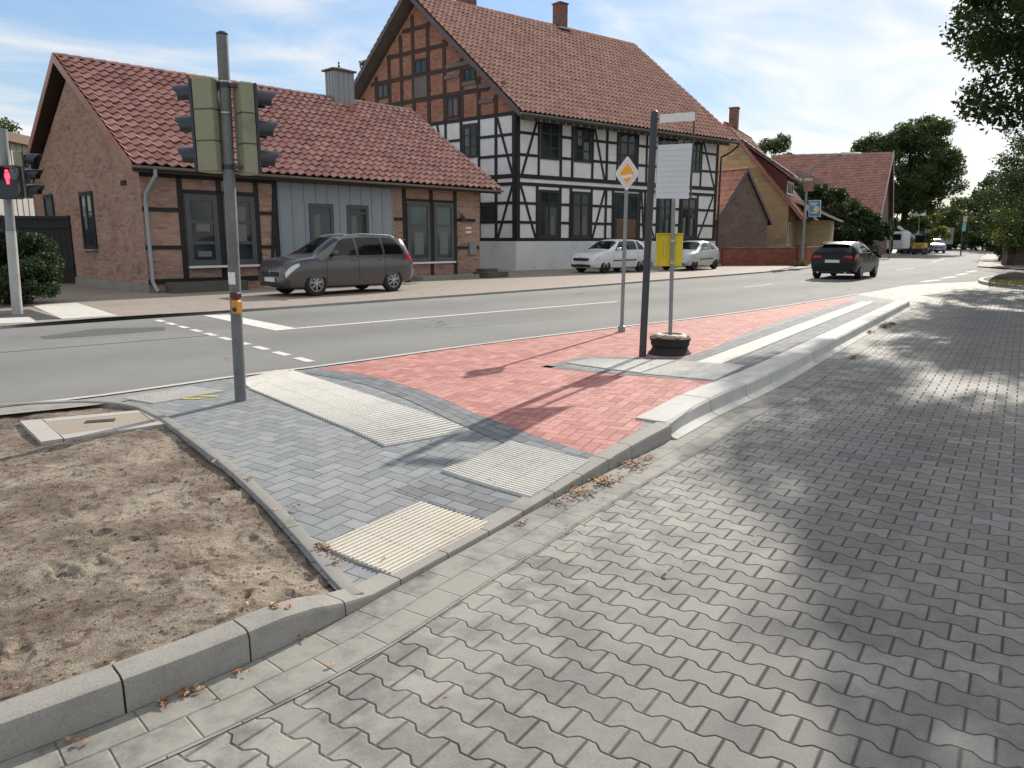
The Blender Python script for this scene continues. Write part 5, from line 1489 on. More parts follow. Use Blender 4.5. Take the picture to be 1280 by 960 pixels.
CARS = {
 'van': dict(L=4.45, st=[(0, .30, .58, .74, .68, .46), (.05, .24, .76, .86, .78, .56), (.18, .21, .91, .96, .86, .64), (.55, .20, .99, 1.04, .885, .68), (.95, .20, 1.01, 1.08, .89, .68), (1.02, .20, 1.03, 1.12, .89, .68), (1.85, .20, 1.05, 1.60, .895, .64), (2.5, .20, 1.04, 1.66, .895, .63), (3.4, .20, 1.05, 1.66, .89, .62), (4.05, .22, 1.06, 1.60, .87, .60), (4.22, .24, 1.05, 1.54, .85, .58), (4.36, .28, 1.02, 1.12, .81, .60), (4.45, .34, .78, .86, .74, .5)],
     wb=(.90, 3.57), wr=.345, side=[(1.36, 2.28), (2.36, 3.22), (3.30, 4.02)], ws=(1.08, 1.80), rg=(4.23, 4.35), rails=True),
 'hatch': dict(L=3.95, st=[(0, .28, .44, .60, .60, .42), (.05, .22, .60, .70, .72, .52), (.22, .20, .74, .84, .79, .60), (.55, .19, .86, .94, .82, .64), (.98, .19, .93, 1.0, .83, .66), (1.08, .19, .95, 1.04, .83, .66), (1.75, .19, .97, 1.44, .83, .58), (2.2, .19, .98, 1.50, .83, .57), (3.0, .19, .99, 1.49, .825, .56), (3.50, .21, .99, 1.44, .81, .55), (3.68, .23, .98, 1.36, .79, .53), (3.86, .27, .95, 1.04, .75, .56), (3.95, .34, .72, .8, .68, .46)],
     wb=(.80, 3.25), wr=.30, side=[(1.40, 2.12), (2.20, 2.92), (3.00, 3.42)], ws=(1.12, 1.70), rg=(3.68, 3.86), rails=False),
 'hatch3': dict(L=3.98, st=[(0, .26, .42, .56, .60, .42), (.06, .22, .56, .66, .74, .52), (.25, .20, .70, .80, .80, .60), (.60, .19, .82, .90, .83, .64), (1.05, .19, .90, .96, .84, .66), (1.15, .19, .92, 1.0, .84, .66), (1.85, .19, .94, 1.38, .84, .57), (2.3, .19, .95, 1.43, .84, .56), (2.9, .19, .97, 1.41, .835, .55), (3.45, .21, .99, 1.32, .82, .53), (3.70, .24, .98, 1.22, .79, .52), (3.88, .28, .94, 1.02, .75, .56), (3.98, .34, .70, .78, .68, .46)],
     wb=(.80, 3.26), wr=.30, side=[(1.48, 2.45), (2.55, 3.35)], ws=(1.18, 1.80), rg=(3.70, 3.88), rails=False),
 'estate': dict(L=4.55, st=[(0, .26, .44, .58, .62, .42), (.06, .22, .58, .68, .78, .52), (.25, .20, .72, .80, .86, .60), (.70, .19, .82, .90, .895, .66), (1.25, .19, .90, .96, .90, .68), (1.35, .19, .91, 1.0, .90, .68), (2.05, .19, .93, 1.38, .90, .60), (2.6, .19, .95, 1.45, .90, .59), (3.5, .19, .98, 1.43, .895, .58), (4.05, .21, .99, 1.38, .88, .57), (4.22, .24, .98, 1.31, .87, .56), (4.44, .27, .96, 1.02, .83, .62), (4.55, .34, .76, .82, .76, .52)],
     wb=(.88, 3.55), wr=.32, side=[(1.62, 2.42), (2.50, 3.30), (3.38, 3.98)], ws=(1.38, 2.0), rg=(4.20, 4.42), rails=True)}

def make_car(kind, name, loc, heading, label, col, cat='car', group=None, rim='alloy', strips=False, front=True, ns=60, glass=None):
    C_ = CARS[kind]; L = C_['L']; st = np.array(C_['st'], float)
    xs = np.linspace(0, L, ns); par = [np.interp(xs, st[:, 0], st[:, i]) for i in range(1, 6)]
    for _ in range(2):
        for p in par: p[1:-1] = (p[:-2] + 2 * p[1:-1] + p[2:]) / 4
    root = empty(name, (*loc, 0) if len(loc) == 2 else loc, label, cat, group, rz=heading, world_parts=False)
    # car points towards +X of its own frame: x_local = wb_mid - x
    mid = sum(C_['wb']) / 2
    def sec(i):
        zb, zl, zt, wl, wt = [p[i] for p in par]
        wb_ = wl * .94
        pts = [(0, zb), (wb_ * .75, zb), (wb_ * .97, zb + .05), (wl * 1.0, zb + (zl - zb) * .45), (wl * .995, zl - (zl - zb) * .18), (wl * .955, zl)]
        pts += [(wl * .955 + (wt - wl * .955) * .5 + .015, zl + (zt - zl) * .5), (wt + .01, zt - min(.07, (zt - zl) * .25)), (wt * .72, zt - .012), (0, zt)]
        return pts
    G_ = np.array([sec(i) for i in range(ns)])     # ns x 10 x 2
    def S(x, t, side=1):
        fi = min(max(x / L * (ns - 1), 0), ns - 1.001); i = int(fi); a = fi - i
        t = min(max(t, 0), 9); k = min(int(t), 8); b = t - k
        q = (G_[i, k] * (1 - b) + G_[i, k + 1] * b) * (1 - a) + (G_[i + 1, k] * (1 - b) + G_[i + 1, k + 1] * b) * a
        return Vector((mid - x, side * q[0], q[1]))
    def Nn(x, t, side):
        e = .02; u = S(x + e, t, side) - S(x - e, t, side); tt = min(max(t, .05), 8.95); v = S(x, tt + .05, side) - S(x, tt - .05, side)
        n = u.cross(v).normalized(); q = S(x, t, side)
        if n.dot(Vector((0, q.y, q.z - .6))) < 0: n = -n
        return n
    mb = MB(); V = []
    for i in range(ns):
        for s, rng in ((1, range(0, 10)), (-1, range(8, 0, -1))):
            for k in rng: V.append((mid - xs[i], s * G_[i, k, 0], G_[i, k, 1]))
    m = 18; Fc = []
    for i in range(ns - 1):
        for k in range(m): Fc.append((i * m + k, i * m + (k + 1) % m, (i + 1) * m + (k + 1) % m, (i + 1) * m + k))
    Fc += [tuple(range(m - 1, -1, -1)), tuple((ns - 1) * m + k for k in range(m))]
    mb.add(V, Fc)
    body = mb.build('body', [col, M['black_plastic']], root, org=(0, 0, 0))
    # wheel wells
    cut = MB(); wr = C_['wr']
    Y3 = Matrix.Rotation(0, 3, 'Z')
    for wx in C_['wb']:
        for sgn in (1, -1):
            y0 = sgn * .60; y1 = sgn * 1.1
            cut.lathe([(wr + .055, min(y0, y1)), (wr + .055, max(y0, y1))], (mid - wx, 0, wr), axis='y', n=28)
    cme = cut.build('c', M['black_plastic'], None, org=(0, 0, 0))
    md = body.modifiers.new('b', 'BOOLEAN'); md.object = cme; md.solver = 'EXACT'; md.operation = 'DIFFERENCE'; md.material_mode = 'TRANSFER'
    bpy.context.view_layer.update()
    dg = bpy.context.evaluated_depsgraph_get()
    nm = bpy.data.meshes.new_from_object(body.evaluated_get(dg)); body.modifiers.clear(); old = body.data; body.data = nm; nm.name = 'body'
    bpy.data.objects.remove(cme)
    for p in nm.polygons: p.use_smooth = True
    try: nm.set_sharp_from_angle(angle=R(38))
    except Exception: pass
    def patch(nme, mat, x0, x1, lo, hi, nx=10, nt=5, off=.006, sides=(1,), par_=None, joined=False):
        out = []
        def one(s_, mb):
            P = []
            for i in range(nx + 1):
                x = x0 + (x1 - x0) * i / nx; l_ = lo(x) if callable(lo) else lo; h_ = hi(x) if callable(hi) else hi
                for k in range(nt + 1):
                    t = l_ + (h_ - l_) * k / nt; P.append(S(x, t, s_) + Nn(x, t, s_) * off)
            mb.add(P, [(i * (nt + 1) + k, i * (nt + 1) + k + 1, (i + 1) * (nt + 1) + k + 1, (i + 1) * (nt + 1) + k) for i in range(nx) for k in range(nt)])
        if joined:
            mb = MB()
            for s_ in sides: one(s_, mb)
            return mb.build(nme, mat, par_ or root, smooth=True, org=(0, 0, 0), fix=False)
        for s_ in sides:
            mb = MB(); one(s_, mb); out.append(mb.build(nme, mat, par_ or root, smooth=True, org=(0, 0, 0), fix=False))
        return out
    gl = glass or M['car_glass']
    n = len(C_['side'])
    for j, (a, b) in enumerate(C_['side']):
        def hi(x, j=j, a=a, b=b):
            v = 6.88
            if j == 0: v = min(v, 5.35 + (x - a) / .42 * 1.5)
            if j == n - 1: v = min(v, 5.5 + (b - x) / .28 * 1.4)
            return max(v, 5.2)
        patch('side_window', gl, a, b, 5.12, hi, 12, 4, .006, (1, -1))
    patch('windscreen', gl, C_['ws'][0], C_['ws'][1], 7.08, 9, 10, 6, .008, (1, -1), joined=True)
    patch('rear_window', gl, C_['rg'][0], C_['rg'][1], 6.9, 9, 8, 6, .010, (1, -1), joined=True)
    # lamps, shut lines, trims
    patch('headlight', M['lamp_glass'], .04, .40, lambda x: 3.35 + 1.6 * x, lambda x: 4.5, 8, 4, .006, (1, -1))
    patch('taillight', M['tail_red'], L - .42, L - .06, lambda x: 3.95 if x > L - .25 else 4.3, 5.1, 8, 4, .010, (1, -1))
    sh = plain('shut_line', (0.01, 0.01, 0.01), .8)
    dl = [C_['side'][0][0] - .12, C_['side'][0][1] + .04] + ([C_['side'][1][1] + .04] if n > 2 else [])
    for x in dl: patch('door_gap', sh, x, x + .012, 2.3, 5.0, 1, 8, .003, (1, -1))
    if strips: patch('rubbing_strip', M['black_plastic'], C_['wb'][0] + .45, C_['wb'][1] - .42, 2.95, 3.12, 8, 1, .012, (1, -1))
    for sgn in (1, -1):
        for hx in [C_['side'][0][1] - .14] + ([C_['side'][1][1] - .14] if n > 2 else []):
            q = S(hx, 4.35, sgn); MB().box((q.x, q.y + sgn * .018, q.z), (.17, .03, .028), bev=.008).build('door_handle', col, root, org=(0, 0, 0))
        q = S(C_['side'][0][0] + .12, 5.25, sgn)
        mm = MB(); mm.box((q.x, q.y + sgn * .13, q.z + .06), (.10, .20, .13), bev=.03); mm.box((q.x, q.y + sgn * .02, q.z + .02), (.06, .08, .04)); mm.build('wing_mirror', col, root, smooth=True, org=(0, 0, 0))
        if C_['rails']:
            pth = [S(x, 7.3, sgn) + Vector((0, 0, h)) for x, h in ((C_['ws'][1] + .15, .0), (C_['ws'][1] + .35, .055), (L * .6, .06), (L - .75, .05), (L - .6, .0))]
            MB().tube(pth, .014, 6).build('roof_rail', M['black_plastic'] if kind == 'estate' else M['alloy'], root, smooth=True, org=(0, 0, 0))
    fx, rx = mid + .005, mid - L - .005
    gr = MB(); gr.box((fx - .055, 0, .60), (.13, .92, .13), bev=.02)
    for k in range(3): gr.box((fx + .012, 0, .56 + k * .04), (.01, .88, .012))
    gr.build('grille', M['black_plastic'], root, org=(0, 0, 0))
    MB().box((fx - .05, 0, .33), (.14, 1.15, .12), bev=.03).build('air_intake', M['black_plastic'], root, org=(0, 0, 0))
    MB().box((fx + .022, 0, .455), (.015, .52, .11)).build('number_plate', M['plate'], root, org=(0, 0, 0))
    q = MB(); q.lathe([(.0, 0), (.05, .0), (.05, .012), (.0, .014)], (fx + .0, 0, .665), axis='y', n=14, M=Matrix.Rotation(R(-90), 3, 'Z')); q.build('badge', M['alloy'], root, smooth=True, org=(0, 0, 0))
    MB().box((rx - .005, 0, .70 if kind == 'estate' else .86), (.02, .52, .11)).build('number_plate', M['plate'], root, org=(0, 0, 0))
    MB().box((rx + .13, 0, .30), (.20, 1.36, .14), bev=.04).build('rear_bumper', M['black_plastic'], root, org=(0, 0, 0))
    rgx = S(C_['rg'][0] - .03, 9, 1); MB().box((rgx.x - .05, 0, rgx.z + .012), (.2, 1.02, .03), bev=.01).build('spoiler', col, root, org=(0, 0, 0))
    if kind == 'estate':
        for sgn in (1, -1): MB().box((rx + .075, sgn * .56, .84), (.12, .34, .13), Matrix.Rotation(R(6 * sgn), 3, 'Z'), bev=.03).build('brake_light', M['tail_red'], root, org=(0, 0, 0))
        for sgn in (1, -1): MB().tube([(rx + .02, sgn * .5, .27), (rx - .03, sgn * .5, .27)], .04, 8).build('exhaust', M['alloy'], root, org=(0, 0, 0))
    # wheels
    wid = .205
    for wx in C_['wb']:
        for sgn in (1, -1):
            cy = sgn * (np.interp(wx, st[:, 0], st[:, 4]) * .985 - wid / 2)
            w = MB(); w.lathe([(wr * .64, -wid / 2), (wr * .93, -wid / 2), (wr, -wid * .33), (wr, wid * .33), (wr * .93, wid / 2), (wr * .64, wid / 2)], (mid - wx, cy, wr), axis='y', n=36, closed=True)
            wo = w.build('wheel', M['tyre'], root, smooth=True, org=(0, 0, 0), angle=40)
            r_ = MB(); o = cy + sgn * (wid / 2 - .018)
            rr = wr * .64
            r_.lathe([(rr, -.03), (rr + .004, .012), (rr - .018, .012), (rr - .022, -.03)], (mid - wx, o, wr), axis='y', n=32, closed=True)
            r_.lathe([(0.0, .0), (.055, .0), (.05, .016), (0.0, .02)] if sgn > 0 else [(0.0, .0), (.055, .0), (.05, -.016), (0.0, -.02)], (mid - wx, o, wr), axis='y', n=16)
            ns_ = 7 if rim == 'alloy' else 9
            for k in range(ns_):
                a = 2 * math.pi * k / ns_ + .2
                for da in ((-.13, .13) if rim == 'alloy' else (0,)):
                    c0 = Vector((mid - wx, o, wr)); d0 = Vector((math.cos(a + da * .3), 0, math.sin(a + da * .3))); d1 = Vector((math.cos(a + da), 0, math.sin(a + da)))
                    r_.tube([c0 + d0 * .04, c0 + d1 * (rr - .01)], [.016, .012], 5)
            r_.build('rim', M[rim], wo, smooth=True, org=(0, 0, 0))
            MB().lathe([(0, -.01), (rr * .96, -.01), (rr * .96, .01), (0, .01)], (mid - wx, cy - sgn * .0, wr), axis='y', n=24).build('brake_disc', M['black_plastic'], wo, org=(0, 0, 0))
    return root
def car_at(kind, name, fpx, rpx, z, label, col, left_side=True, dist=None, **k):
    """placed by the ground contact of the near front and rear wheels"""
    a = Vector(G(*fpx, z)); b = Vector(G(*rpx, z))
    return a, b
cg = 'cars parked in front of the houses'
h = math.atan2(-1.88, -1.85)
def park(kind, name, near_front, heading, side, label, col, z=COURT, **k):
    C_ = CARS[kind]; wbm = (C_['wb'][1] - C_['wb'][0]) / 2; hw = .78
    d = Vector((math.cos(heading), math.sin(heading))); n = Vector((-d.y, d.x)) * side      # side=+1: near wheel is on the car's left
    c = Vector(near_front) - d * wbm - n * hw
    return make_car(kind, name, (c.x, c.y, z), heading, label, col, **k)
park('van', 'parked_minivan', G(392, 370.5, COURT), R(226.5), 1, 'dark grey people carrier with silver roof rails and bright alloy wheels parked before the cottage', paint('grey_metallic', (0.105, 0.10, 0.10), .26, .5), group=cg).scale = (.94, .96, .97)
park('hatch', 'parked_hatchback', G(757, 341.2, COURT + .01), R(221), 1, 'white small hatchback with black rubbing strips parked before the timber-framed house, behind the sign post', paint('white_paint', (0.72, 0.73, 0.75), .25, .0), strips=True, rim='black_plastic', group=cg)
sv = G(868, 336.6, COURT + .02)
park('hatch3', 'parked_hatchback', G(868, 337.6, COURT + .02), R(232), 1, 'silver-green three-door hatchback parked in front of the house, partly behind the yellow box', paint('silver_green_paint', (0.46, 0.49, 0.475), .25, .15), strips=True, rim='black_plastic', group=cg)
# moving black estate: located by its rear wheels
bc = Vector(G(1046.5, 348.2)); hd = R(53.5)
dd = Vector((math.cos(hd), math.sin(hd)))
C_ = CARS['estate']; cc = bc + dd * ((C_['wb'][1] - C_['wb'][0]) / 2)
make_car('estate', 'estate_car', (cc.x, cc.y, 0), hd, 'black estate car with red tail lamps driving away on the road', paint('black_paint', (0.004, 0.004, 0.005), .3, .0, .12))

# ================================================================== POSTS, SIGNALS AND SIGNS
M['olive'] = mat_concrete('olive_weathered_plastic', (0.27, 0.265, 0.175), (0.11, 0.115, 0.075), ds=5, amt=0.5, rough=.6)
M['signal_black'] = plain('signal_black', (0.022, 0.026, 0.034), .35, var=.2)
M['post_blue'] = plain('weathered_post', (0.16, 0.165, 0.165), .6, metallic=.3, var=.5, scale=5)
def emit(name, col, st):
    m = bpy.data.materials.new(name); m.use_nodes = True; b = m.node_tree.nodes['Principled BSDF']
    b.inputs['Base Color'].default_value = (*col, 1); b.inputs['Emission Color'].default_value = (*col, 1); b.inputs['Emission Strength'].default_value = st; return m
def signal_head(root, c, ang, n=3, back='olive', w=.23, hgt=.80, dep=.13, vis=.23):
    """c centre of the housing, ang the direction the lenses face"""
    Z = Matrix.Rotation(ang, 3, 'Z'); c = Vector(c)
    m = MB(); m.box(c, (dep, w, hgt), Z, bev=.012)
    hd_ = m.build('signal_head', M[back], root)
    mm = MB()
    for k in range(1, n): mm.box(c + Vector((0, 0, -hgt / 2 + hgt * k / n)), (dep + .006, w + .006, .008), Z)
    mm.box(c + Z @ Vector((dep / 2 + .012, 0, 0)), (.024, w + .01, hgt - .01), Z)
    mm.build('seam', M['signal_black'], hd_)
    for k in range(n):
        zc = c + Vector((0, 0, hgt / 2 - hgt * (k + .5) / n)) + Z @ Vector((dep / 2 + .022, 0, 0))
        rr = min(w, hgt / n) * .44
        v = MB(); P = []; K = 20; 
        for (dx, sc) in ((0, 1.0), (vis, .97)):
            for ro in (rr, rr - .007):
                for i in range(K + 1):
                    t = -math.pi * .18 + (math.pi * 1.36) * i / K
                    xx = dx * (.62 + .38 * max(0, math.sin(t)))
                    P.append(zc + Z @ Vector((xx, math.cos(t) * ro * sc, math.sin(t) * ro * sc)))
        q = K + 1; F = []
        for i in range(K): F += [(i, i + 1, 2 * q + i + 1, 2 * q + i), (q + i, q + i + 1, 3 * q + i + 1, 3 * q + i), (2 * q + i, 2 * q + i + 1, 3 * q + i + 1, 3 * q + i)]
        v.add(P, F); v.build('visor', M['signal_black'], hd_, smooth=True)
        l = MB(); l.lathe([(0, 0), (rr - .01, 0), (rr * .7, .012), (0, .02)], zc, axis='y', n=18, M=Z @ Matrix.Rotation(R(-90), 3, 'Z')); l.build('lens', M['signal_black'], hd_, smooth=True)
    return hd_
def main_signal():
    b = Vector((*G(301, 501), 0)); t = at(277.5, 44, b.y)
    root = empty('traffic_signal_post', tuple(b), 'tall grey traffic signal post with two olive signal heads and an orange request button', 'signal post')
    m = MB(); m.tube([b - Vector((0, 0, .05)), b.lerp(t, .5), t], [.053, .051, .049], 20); m.build('post', M['post_blue'], root, smooth=True)
    ax = lambda z: b.lerp(t, z / t.z)
    cp = MB(); cp.lathe([(.049, 0), (.052, .012), (.03, .03), (0, .034)], ax(t.z), n=16); cp.build('cap', M['signal_black'], root, smooth=True)
    zc = (at(265, 101, b.y).z + at(265, 216, b.y).z) / 2
    lp = at(264, 158, b.y + .02); rp = at(307, 162, b.y + .05)
    signal_head(root, (lp.x, lp.y, lp.z), R(168), hgt=at(265, 100, b.y).z - at(265, 217, b.y).z, w=.22, dep=.19, vis=.22)
    signal_head(root, (rp.x, rp.y, rp.z), R(38), hgt=at(300, 104, b.y).z - at(300, 219, b.y).z, w=.22, dep=.12, vis=.22)
    m = MB()
    for z in (2.83, 2.14): m = MB(); p = ax(z); m.box(p, (.34, .05, .03)); m.lathe([(.057, -.02), (.057, .02), (.051, .02), (.051, -.02)], p, n=16, closed=True); m.build('bracket', M['signal_black'], root)
    for z in (2.86, 2.6): 
        m = MB(); m.lathe([(.0565, -.006), (.0565, .006), (.051, .006), (.051, -.006)], ax(z), n=16, closed=True); m.build('strap', M['alloy'], root)
    # request button box
    yb = at(300, 383, b.y).z; p = ax(yb) + Vector((.03, -.062, 0))
    Z = Matrix.Rotation(R(-25), 3, 'Z')
    m = MB(); m.box(p, (.085, .07, .13), Z, bev=.015); bx = m.build('request_button_box', plain('signal_orange', (0.62, 0.26, 0.04), .5, var=.15, scale=20), root)
    m = MB(); m.box(p + Vector((0, 0, .105)), (.085, .065, .06), Z, bev=.01); m.build('housing', plain('dark_red_plastic', (0.07, 0.012, 0.012), .5), bx)
    m = MB(); m.lathe([(0, 0), (.022, 0), (.018, .008), (0, .01)], p + Z @ Vector((.01, -.042, -.02)), axis='y', n=12, M=Matrix.Rotation(math.pi, 3, 'Z')); m.build('button', M['signal_black'], bx)
    m = MB()
    for k in range(10):
        a = R(-150 + k * 9); q = ax(yb + .26); m.box(q + Vector((math.cos(a) * .0526, math.sin(a) * .0526, 0)), (.002, .011, .11), Matrix.Rotation(a, 3, 'Z'))
    m.build('sticker', M['frame_white'], root)
    m = MB(); p = ax(.52) + Vector((.0, -.0535, 0)); m.box(p, (.05, .006, .11), bev=.002); m.build('hatch_cover', M['post_blue'], root)
main_signal()

def ped_signal():
    b = Vector((*G(22, 393, COURT), COURT)); t = at(3, 161, b.y)
    root = empty('pedestrian_signal_post', tuple(b), 'leaning pedestrian signal post at the left edge with a lit red standing figure', 'signal post')
    m = MB(); m.tube([b, t], [.085, .08], 16); m.build('post', M['steel_post'], root, smooth=True)
    m = MB(); q = b.lerp(t, .5); m.tube([b, b.lerp(t, .46)], [.095, .09], 16); m.build('sleeve', plain('pale_steel', (.42, .42, .41), .5, metallic=.3), root, smooth=True)
    c = at(11, 228, b.y - .22); h_ = at(11, 207, b.y - .22).z - at(11, 249, b.y - .22).z
    m = MB(); m.box(c, (.42, .2, h_), bev=.02); hd_ = m.build('pedestrian_head', M['signal_black'], root)
    red = emit('red_signal_light', (1.0, 0.03, 0.06), 4.0)
    f = at(9, 221, b.y - .335)
    m = MB()   # standing figure
    m.lathe([(0, 0), (.022, .01), (.026, .03), (.02, .05), (0, .058)], f + Vector((0, -.002, .075)), n=10)
    m.add([f + Vector(p) for p in ((-.045, 0, .07), (.045, 0, .07), (.052, 0, -.02), (.03, 0, -.03), (.028, 0, -.13), (.006, 0, -.13), (-.006, 0, -.13), (-.028, 0, -.13), (-.03, 0, -.03), (-.052, 0, -.02))], [tuple(range(10))])
    m.build('red_figure', red, hd_)
    m = MB(); m.box(f + Vector((0, -.10, .17)), (.34, .22, .012)); m.box(f + Vector((-.17, -.08, .06)), (.012, .18, .22)); m.box(f + Vector((.17, -.08, .06)), (.012, .18, .22)); m.build('visor', M['signal_black'], hd_)
    g = at(30, 219, b.y); signal_head(root, (g.x - .02, g.y, g.z), R(8), hgt=at(30, 190, b.y).z - at(30, 248, b.y).z, w=.26, dep=.16, vis=.26)
ped_signal()

M['sign_white'] = plain('sign_white', (.74, .74, .72), .4, var=.06)
M['sign_back'] = plain('sign_board_back', (.62, .64, .66), .45, var=.08, scale=2)
M['sign_yellow'] = plain('sign_amber', (.80, .36, .03), .4, var=.08)
M['sign_grey'] = plain('sign_grey_edge', (.25, .26, .26), .5)
def priority_sign():
    b = Vector((*G(777, 415), 0)); c = at(784, 217, b.y); t = at(783.5, 237, b.y)
    root = empty('priority_road_sign', tuple(b), 'diamond priority road sign, amber on white with a white sticker, on a thin grey post', 'road sign')
    m = MB(); m.tube([b, t + Vector((0, .03, .45))], .030, 12); m.lathe([(.06, 0), (.06, .09), (.035, .11), (.03, .11)], b, n=12); m.build('post', M['steel_post'], root, smooth=True)
    A = R(-14); X = Vector((math.cos(A), math.sin(A), 0)); N = Vector((math.sin(A), -math.cos(A), 0)); Zv = Vector((0, 0, 1)); hw, hh = .205, .285
    def dia(k, d0, d1, mat, par, nm, k2=None):
        m = MB(); P = []
        for a in ((0, 1), (1, 0), (0, -1), (-1, 0)):
            for sft in (-.07, .07):
                pass
        pts = [(0, hh * k), (hw * k, 0), (0, -hh * k), (-hw * k, 0)]
        out = []
        for i, p in enumerate(pts):
            pr, nx = pts[i - 1], pts[(i + 1) % 4]
            for q in (pr, nx): out.append((p[0] + (q[0] - p[0]) * .07, p[1] + (q[1] - p[1]) * .07))
        m.poly([c + X * x + Zv * z + N * d0 for x, z in out], d1 - d0, N); return m.build(nm, mat, par)
    pl = dia(1.0, .0, .012, M['sign_grey'], root, 'sign_plate')
    dia(.95, .0125, .016, M['sign_white'], pl, 'white_field')
    dia(.76, .0165, .018, M['sign_grey'], pl, 'grey_border'); dia(.72, .0182, .020, M['sign_white'], pl, 'inner_field'); dia(.58, .0205, .023, M['sign_yellow'], pl, 'amber_diamond')
    s = MB(); th = R(12); s.poly([c + N * .0235 + X * x + Zv * z for x, z in ((-.10, -.085), (.075, -.055), (.085, -.005), (-.09, -.035))], .002, N); s.build('sticker', M['sign_white'], pl)
    m = MB(); m.box(c - N * .02, (.09, .05, .03), Matrix.Rotation(A, 3, 'Z')); m.build('clamp', M['steel_post'], root)
priority_sign()

def bus_stop():
    b = Vector((*G(803, 446), 0)); t = at(818, 141, b.y)
    root = empty('bus_stop_sign', tuple(b), 'dark bus stop post carrying a white header strip and a blank white panel', 'bus stop sign')
    m = MB(); m.tube([b, b.lerp(t, .5), t], [.046, .045, .044], 18); m.build('post', M['black_steel'], root, smooth=True)
    m = MB(); m.lathe([(.044, 0), (.044, .012), (.02, .03), (0, .032)], t, n=14); m.build('cap', M['black_steel'], root, smooth=True)
    A = R(-4); Yd = b.y
    def q(u, v, dy=0.0): return at(u, v, Yd + dy)
    def panel(u0, v0, u1, v1, u2, v2, u3, v3, nm, mat, th=.02, dy=0.0, par=None):
        P = [q(u0, v0, dy), q(u1, v1, dy + .05), q(u2, v2, dy + .05), q(u3, v3, dy)]
        n = (P[1] - P[0]).cross(P[3] - P[0]).normalized(); n = -n if n.y > 0 else n
        m = MB(); m.poly(P, th, n); return m.build(nm, mat, par or root)
    panel(824, 143.5, 868, 140, 868, 151, 824, 154, 'header_strip', M['sign_white'])
    pn = panel(822, 181.5, 865, 179.5, 860, 248.5, 818.5, 248, 'timetable_panel', M['sign_back'])
    # faint ruled lines pressed into the panel
    for k in range(9):
        v = 188 + k * 6.6; a = q(822 - (v - 181) * .05, v, -.022); e = q(864 - (v - 181) * .07, v - .8, .027)
        MB().tube([a, e], .0016, 4).build('ridge', M['sign_back'], pn)
    fr = MB(); fr.tube([q(868, 139, .05), q(866.5, 180, .06), q(863, 250, .06)], .011, 8); fr.tube([q(864, 236, .06), q(812, 234, 0)], .010, 6); fr.tube([q(866.5, 178, .06), q(816, 178, 0)], .010, 6); fr.tube([q(868, 146, .05), q(818, 149, 0)], .010, 6)
    fr.build('frame', M['black_steel'], root, smooth=True)
bus_stop()

def temporary_stop():
    c = at(838, 418, 9.87)
    base = Vector((c.x, c.y, 0)); root = empty('temporary_post', tuple(base), 'galvanised post with a yellow box standing in a black stack of scrap tyres and rim', 'post stand')
    t = at(842.5, 236, base.y)
    m = MB(); m.tube([base + Vector((0, 0, .1)), t], .026, 12); m.build('post', M['steel_post'], root, smooth=True)
    zb = 0.0
    m = MB(); Rr = .275
    m.lathe([(.22, zb), (Rr * 1.02, zb + .0), (Rr * 1.04, zb + .02), (Rr * .95, zb + .04), (Rr * .88, .07), (Rr * .84, .10), (Rr * .92, .13), (Rr * .93, .18), (Rr * .98, .2), (Rr * 1.0, .225), (Rr * .9, .23), (.05, .22)], base, n=36)
    m.build('base_drum', M['tyre'], root, smooth=True, angle=25)
    m = MB(); m.lathe([(Rr * .86, .228), (Rr * .84, .245), (Rr * .74, .268), (Rr * .6, .272), (Rr * .5, .25), (.05, .245)], base, n=32); rim_ = m.build('rim', plain('rusty_steel_rim', (.30, .26, .22), .6, metallic=.3, var=.4, scale=8), root, smooth=True, angle=30)
    m = MB()
    for k in range(12):
        a = k * math.pi / 6 + .2
        if k % 2: m.lathe([(0, 0), (.035, 0), (.03, .012), (0, .014)], base + Vector((math.cos(a) * Rr * .83, math.sin(a) * Rr * .79, .248)), n=8)
    m.build('reflector_ring', plain('amber_reflector', (.55, .26, .04), .4), rim_)
    # yellow box on the far side of the post
    yb = base.y
    P0, P1 = at(822, 292, yb), at(853, 333, yb)
    m = MB(); cx, cz = (P0.x + P1.x) / 2, (P0.z + P1.z) / 2; Z = Matrix.Rotation(R(-6), 3, 'Z')
    m.box((cx, yb + .07, cz), (abs(P1.x - P0.x), .035, abs(P1.z - P0.z)), Z, bev=.008)
    yb_ = m.build('yellow_box', plain('yellow_sheet', (.72, .56, .02), .5, var=.15, scale=5), root)
    m = MB()
    for s in (-1, 1): m.box((cx + s * abs(P1.x - P0.x) * .49, yb + .055, cz), (.014, .05, abs(P1.z - P0.z)), Z)
    m.box((cx, yb + .05, P0.z), (abs(P1.x - P0.x), .05, .012), Z); m.box((cx - .06, yb + .045, cz + .02), (.02, .03, abs(P1.z - P0.z) * .5), Z)
    m.build('rim', plain('yellow_edge', (.66, .55, .08), .5), yb_)
    for z in (cz + .12, cz - .16):
        m = MB(); m.lathe([(.032, -.016), (.032, .016), (.0265, .016), (.0265, -.016)], base.lerp(t, z / t.z) , n=12, closed=True); m.build('clamp', M['alloy'], root)
temporary_stop()

